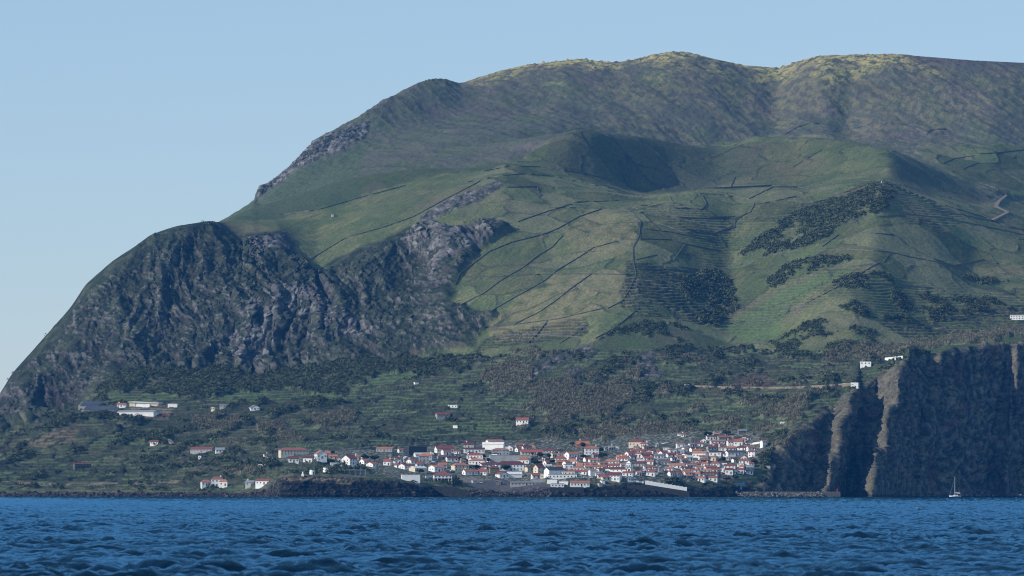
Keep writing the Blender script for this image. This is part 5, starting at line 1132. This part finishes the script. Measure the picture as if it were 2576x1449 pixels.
# field walls
FW = [
 (Z3,[(1040,205),(1400,210),(1520,210),(1600,245),(1650,300),(1640,400),(1600,470),(1600,560),(1620,660),(1570,760),(1530,830),(1430,880)],'long stone wall curving down the crest of the big meadow'),
 (Z3,[(1130,390),(1060,470),(960,530),(860,610),(720,690),(600,780),(440,860)],'left of the two long diagonal walls across the big meadow'),
 (Z3,[(1500,430),(1330,475),(1250,530),(1100,620),(1000,700),(820,800),(680,880),(560,960)],'right of the two long diagonal walls across the big meadow'),
 (Z3,[(1320,650),(1180,750),(1080,830),(980,900),(800,990)],'short diagonal wall through the dry brown part of the meadow'),
 (Z3,[(1390,215),(1240,265),(1100,345),(1000,385),(780,440),(640,500),(560,560),(440,650),(410,720)],'wall bounding the upper left edge of the big meadow'),
 (Z3,[(470,670),(700,668),(900,655),(1100,650),(1400,650),(1600,655)],'faint level wall running straight across the middle of the big meadow'),
 (Z3,[(830,300),(1000,240),(1180,185),(1400,200)],'wall along the upper lip of the big meadow'),
 (Z3,[(1650,275),(1800,320),(1950,375),(2150,415)],'topmost wall of the terraced paddocks right of the meadow crest'),
 (Z3,[(1640,345),(1850,370),(2000,400),(2160,440)],'second wall of the terraced paddocks right of the meadow crest'),
 (Z3,[(1650,415),(1850,420),(1950,450),(2200,500)],'wall below the second in the paddocks right of the meadow crest'),
 (Z3,[(1620,555),(1760,520),(1900,600),(2150,640)],'peaked wall crossing the middle paddocks'),
 (Z3,[(1950,450),(1870,560)],'short cross wall dividing two middle paddocks'),
 (Z3,[(1630,620),(1900,620),(2100,655),(2200,680)],'lowest wall of the middle paddocks above the scrub'),
 (Z3,[(1500,195),(1700,190),(1900,210),(2060,220),(2090,180),(2060,120)],'wall round the pear shaped paddock below the dark knoll'),
 (Z3,[(1600,230),(1800,260),(1950,280),(2200,275),(2300,280)],'long dark wall below the pear shaped paddock'),
 (Z3,[(2360,240),(2280,300),(2280,340),(2120,385),(1980,360)],'zigzag wall beside the head of the gully'),
 (Z3,[(1840,130),(1870,180)],'very short wall stub under the knoll'),
 (Z3,[(560,1010),(800,990),(1100,950),(1400,880)],'wall along the foot of the dry meadow'),
 (Z3,[(1030,960),(960,1050),(890,1120)],'short wall dropping from the foot of the meadow'),
 (Z3,[(1650,870),(1480,1010),(1350,1080)],'wall slanting down to the scrub right of the meadow foot'),
 (Z3,[(1300,985),(1200,1060),(1110,1115)],'hedge-like dark wall slanting at the meadow foot'),
 (Z3,[(600,1080),(850,1050),(1050,1060),(1250,1070)],'low terrace wall under the meadow foot'),
 (Z3,[(760,70),(960,65),(970,120),(1200,170),(1500,160)],'angular wall on the pasture left of the dark knoll'),
 (Z1,[(1520,885),(1700,850),(1900,855),(2200,900),(2371,940)],'long wall along the base of the dark knoll'),
 (Z1,[(1400,960),(1600,920),(1780,900),(2000,920),(2371,1000)],'wall parallel and below the one at the base of the knoll'),
 (Z1,[(350,1480),(600,1330),(850,1260),(1050,1190),(1250,1080),(1500,950)],'thin fence wall along the edge of the green bench above the cliff'),
 (Z1,[(140,1180),(420,1140),(700,1060),(1000,980)],'thin wall between the green bench and the dark green slope'),
 (Z2,[(440,920),(410,990),(430,1040)],'curved cross wall between the two bowl paddocks'),
 (Z2,[(160,1010),(110,970),(90,900),(170,870),(300,885),(450,920),(640,945),(690,985)],'looping wall round the dark bowl paddock under the knoll'),
 (Z2,[(530,1070),(690,990),(850,990),(1000,1010),(1140,1030)],'dark wall from the gully head towards the rounded hill'),
 (Z2,[(560,1110),(700,1085),(850,1050)],'short wall just right of the gully head'),
 (Z2,[(200,1035),(350,1040),(530,1070),(570,1100),(540,1160),(440,1200)],'wall along the top of the oval paddock left of the gully'),
 (Z2,[(440,1200),(430,1260),(290,1300),(110,1270)],'wall hooking round the lowest oval paddock'),
 (Z2,[(0,1190),(200,1200),(480,1185)],'thick dark wall under the oval paddocks'),
 (Z2,[(200,1035),(250,1100),(210,1145),(0,1110)],'wall on the left side of the oval paddock'),
 (Z2,[(540,1180),(700,1185),(840,1170)],'level wall on the lit slope right of the gully'),
 (Z2,[(1120,1250),(1300,1200),(1600,1170),(1850,1200),(2100,1250),(2371,1310)],'long wall arching below the shrub covered hill'),
 (Z2,[(1420,955),(1600,1020),(1750,1080),(1900,1130),(2100,1190),(2250,1250),(2371,1275)],'dark wall descending right from the rounded hilltop'),
 (Z2,[(1140,1040),(1300,980),(1420,955)],'wall on the skyline edge of the rounded shrub hill'),
 (Z2,[(1020,1390),(1130,1310),(1300,1295),(1500,1310)],'curved wall on the slope under the shrub hill'),
 (Z2,[(1740,1140),(1900,1165),(2150,1215)],'short dark wall right of the shrub hill'),
 (Z2,[(770,640),(850,590),(930,565),(1000,565)],'wall hooking up from the small brown mound under the ridge'),
 (Z2,[(1240,600),(1350,565),(1600,570),(1700,590)],'arched wall at the foot of the main ridge'),
 (Z2,[(1490,755),(1600,720),(1750,695),(1900,695),(2100,690),(2371,690)],'long dark wall running level to the right edge below the ridge'),
 (Z2,[(1720,640),(1740,610),(1850,600)],'small corner wall under the ridge at right'),
 (Z2,[(2000,700),(2060,770),(2200,760),(2371,740)],'wall round the bright green field at the upper right'),
 (Z2,[(1830,830),(1900,800),(2040,780)],'short curved wall in the far right valley'),
 (Z2,[(820,860),(920,800),(1020,740)],'thin diagonal wall on the broad green saddle'),
 (Z2,[(1960,870),(2050,830),(2200,830)],'wall beside the shrubs of the far right valley'),
 (Z4,[(430,340),(640,270),(900,220)],'upper diagonal wall on the lit slope right of the gully'),
 (Z4,[(400,430),(560,380),(700,330)],'lower diagonal wall on the lit slope right of the gully'),
 (Z4,[(980,230),(1200,220),(1480,240),(1600,270),(1900,330),(2100,290)],'long wall crossing the right hand pastures at mid height'),
 (Z4,[(1480,240),(1430,310)],'short cross wall in the right hand pastures'),
 (Z4,[(740,610),(900,590),(1150,460),(1400,310)],'wall bordering the pale yellow field strip'),
 (Z4,[(1250,445),(1600,470),(1760,480)],'wall leading right to a white gate post'),
 (Z4,[(2100,290),(2250,330),(2371,370)],'wall at the right edge above the hedges'),
 (Z4,[(400,720),(700,680),(840,620)],'terrace wall low on the lit slope beside the gully'),
 (Z4,[(1700,680),(1950,690),(2200,650),(2371,655)],'dark field bank left of the white shed at right'),
 (Z4,[(1720,740),(1900,770),(2371,760)],'field bank above the right cliff'),
]
ends = {}
for z, pts, lab in FW:
    wallstrip('field_wall', pts, .9, .5, 'drystone', lab, 'field wall', z, group='drystone field walls')
# white roadside walls
for z, pts, lab, h in [(ZE,[(425,540),(520,505),(640,480)],'white roadside wall climbing to the upper village',1.6),(ZS,[(2247,914),(2268,912),(2292,909)],'white parapet wall near the top of the right cliff',2.0),(ZS,[(1736,979),(1760,978)],'pale wall at the bend of the road above the reeds',1.2),(ZC,[(1560,910),(1700,928),(1830,945)],'white kerb wall of the ramp left of the stepped parapet',1.3),(ZA,[(40,668),(145,660)],'short pale wall in the scrub at far left',1.3),(ZE,[(1600,470),(1700,440),(1800,425)],'white street wall at the upper right of the village',1.5),(ZB,[(520,858),(645,855)],'low white wall left of the pavilion',1.6),(ZS,[(2140,977),(2160,976)],'low white wall on the road above the right cliff',1.2)]:
    wallstrip('white_wall', pts, h, .6, 'white', lab, 'wall', z)
# roads
def road(z, pts, w, mt='track', name='road'):
    dense = []
    for (a, b_), (c, d) in zip(pts[:-1], pts[1:]):
        a, b_ = zc(z, a, b_); c, d = zc(z, c, d); n = max(1, int(math.hypot(c-a, d-b_)/3))
        for i in range(n): dense.append((a+(c-a)*i/n, b_+(d-b_)*i/n))
    dense.append(zc(z, *pts[-1])); P = np.array([ground(a, b_) for a, b_ in dense]); 
    P[1:-1] = (P[:-2]+P[1:-1]+P[2:])/3; T = np.gradient(P[:, :2], axis=0); T /= np.linalg.norm(T, axis=1)[:, None]+1e-9; Nn = np.stack([-T[:, 1], T[:, 0]], 1)*w/2
    V = []; 
    for p, q in zip(P, Nn): V += [(p[0]-q[0], p[1]-q[1], p[2]+.9), (p[0]+q[0], p[1]+q[1], p[2]+.9), (p[0]-q[0], p[1]-q[1], p[2]-2), (p[0]+q[0], p[1]+q[1], p[2]-2)]
    Fc = []
    for i in range(len(P)-1): a = i*4; b_ = a+4; Fc += [(a, a+1, b_+1, b_), (a, b_, b_+2, a+2), (a+1, a+3, b_+3, b_+1)]
    m_ = MB(); m_.add(V, Fc); o = m_.build(name, M[mt]); tag(o, kind='structure')
road(Z2, [(2120,975),(2180,1005),(2250,1045),(2200,1085),(2180,1120),(2260,1160),(2150,1215)], 5); road(ZD, [(1150,570),(1200,595),(1245,640)], 4); road(ZS, [(1240,948),(1300,946)], 3, name='path') if False else None
road(ZS, [(1740,980),(1850,984),(1990,985),(2100,980),(2165,975)], 3.5, name='road')
# ------------------------------------------------------------------ house labels
LM = [('the church', 1600, 1190), ('the windmills', 805, 1196), ('the dark cube', 1050, 1144), ('the long grey hall', 1295, 1165), ('the school', 1300, 1185), ('the antenna mast', 1275, 1150), ('the pavilion', 1122, 1207), ('the stepped parapet', 1690, 1238), ('the slate roofed chapel', 1405, 1198), ('the sports hall', 1253, 1132), ('the unfinished brick house', 1480, 1128), ('the roadside shelter', 1988, 1075)]
SPEC = {}
def rel(px, py, l):
    dx, dy = px-l[1], py-l[2]; a = []
    if abs(dy) > 7: a.append('above' if dy < 0 else 'below')
    if abs(dx) > 14: a.append('left of' if dx < 0 else 'right of')
    return (' '.join(a) if len(a) < 2 else a[0]+' and '+a[1]) if a else 'beside'
rowsn = ['topmost', 'second', 'third', 'fourth', 'fifth', 'sixth', 'seventh', 'lowest']
ordn = 'first second third fourth fifth sixth seventh eighth ninth tenth eleventh twelfth thirteenth fourteenth fifteenth sixteenth seventeenth eighteenth nineteenth twentieth'.split()
def ordw(i):
    if i < 20: return ordn[i]
    t_ = ['', '', 'twenty', 'thirty', 'forty', 'fifty', 'sixty', 'seventy', 'eighty']; i += 1
    return (t_[i//10]+'-'+ordn[i % 10-1]) if i % 10 else {20: 'twentieth', 30: 'thirtieth', 40: 'fortieth', 50: 'fiftieth', 60: 'sixtieth', 70: 'seventieth', 80: 'eightieth'}[i]
for h_ in houses:
    if h_['cat'] not in ('house',): nm = h_['cat']
    else: nm = 'house' if h_['w'] > 7.5 else 'cottage'
    sz = 'long' if h_['w'] > 15 else ('small' if h_['w'] < 8 else '')
    st = {1: 'single storey', 2: 'two storey', 3: 'three storey'}[h_['st']]
    wc = dict(white='white', cream='cream', grey='grey', stone='dark stone', brick='bare brick', ochre='ochre', darkwall='dark', conc2='concrete', panel='pale')[h_['wall']]
    rt = 'flat roof' if h_['typ'] == 'f' else ROOFN[h_['roof']]+(' hip roof' if h_['typ'] == 'h' else ' roof')
    h_['look'] = ' '.join(x for x in (sz, wc, nm, 'with', rt) if x); h_['st_'] = st
    h_['row'] = min(int(max(h_['base']-1095, 0)//17), 7)
byrow = {}
for h_ in houses:
    if h_['label'] is None: byrow.setdefault(h_['row'], []).append(h_)
for r_, l_ in byrow.items():
    for i, h_ in enumerate(sorted(l_, key=lambda q: q['px'])): h_['ordi'] = i; h_['rowlen'] = len(l_)
def uniq(key):
    d = {}
    for h_ in houses:
        if h_['label'] is None: d.setdefault(key(h_), []).append(h_)
    for k_, l_ in d.items():
        if len(l_) == 1: l_[0]['label'] = k_
def near(h_): return min(LM, key=lambda l: math.hypot(l[1]-h_['px'], (l[2]-h_['py'])*1.5))
uniq(lambda q: q['look']+(' '+q['note'] if q['note'] else ' ')+(', '+rel(q['px'], q['py'], near(q))+' '+near(q)[0]))
uniq(lambda q: q['look']+(' and chimney' if q['ch'] else '')+', '+rel(q['px'], q['py'], near(q))+' '+near(q)[0])
for h_ in houses:
    if h_['label'] is None: h_['label'] = f"{h_['look']}, {ordw(h_['ordi'])} from left in the {rowsn[h_['row']]} village row"
for h_ in houses:
    if len(h_['label'].replace('-', ' ').split()) > 16: h_['label'] = h_['look']+', '+rel(h_['px'], h_['py'], near(h_))+' '+near(h_)[0]
    if len(h_['label'].replace('-', ' ').split()) > 16: h_['label'] = h_['label'].replace(' tiled', '')
    if len(h_['label'].replace('-', ' ').split()) > 16: h_['label'] = h_['label'].replace(' village row', ' row')
for h_ in houses: tag(h_['o'], ' '.join(h_['label'].split()).replace(' ,', ','), h_['cat'], 'houses and sheds of the village' if h_['cat'] in ('house', 'shed') else None)
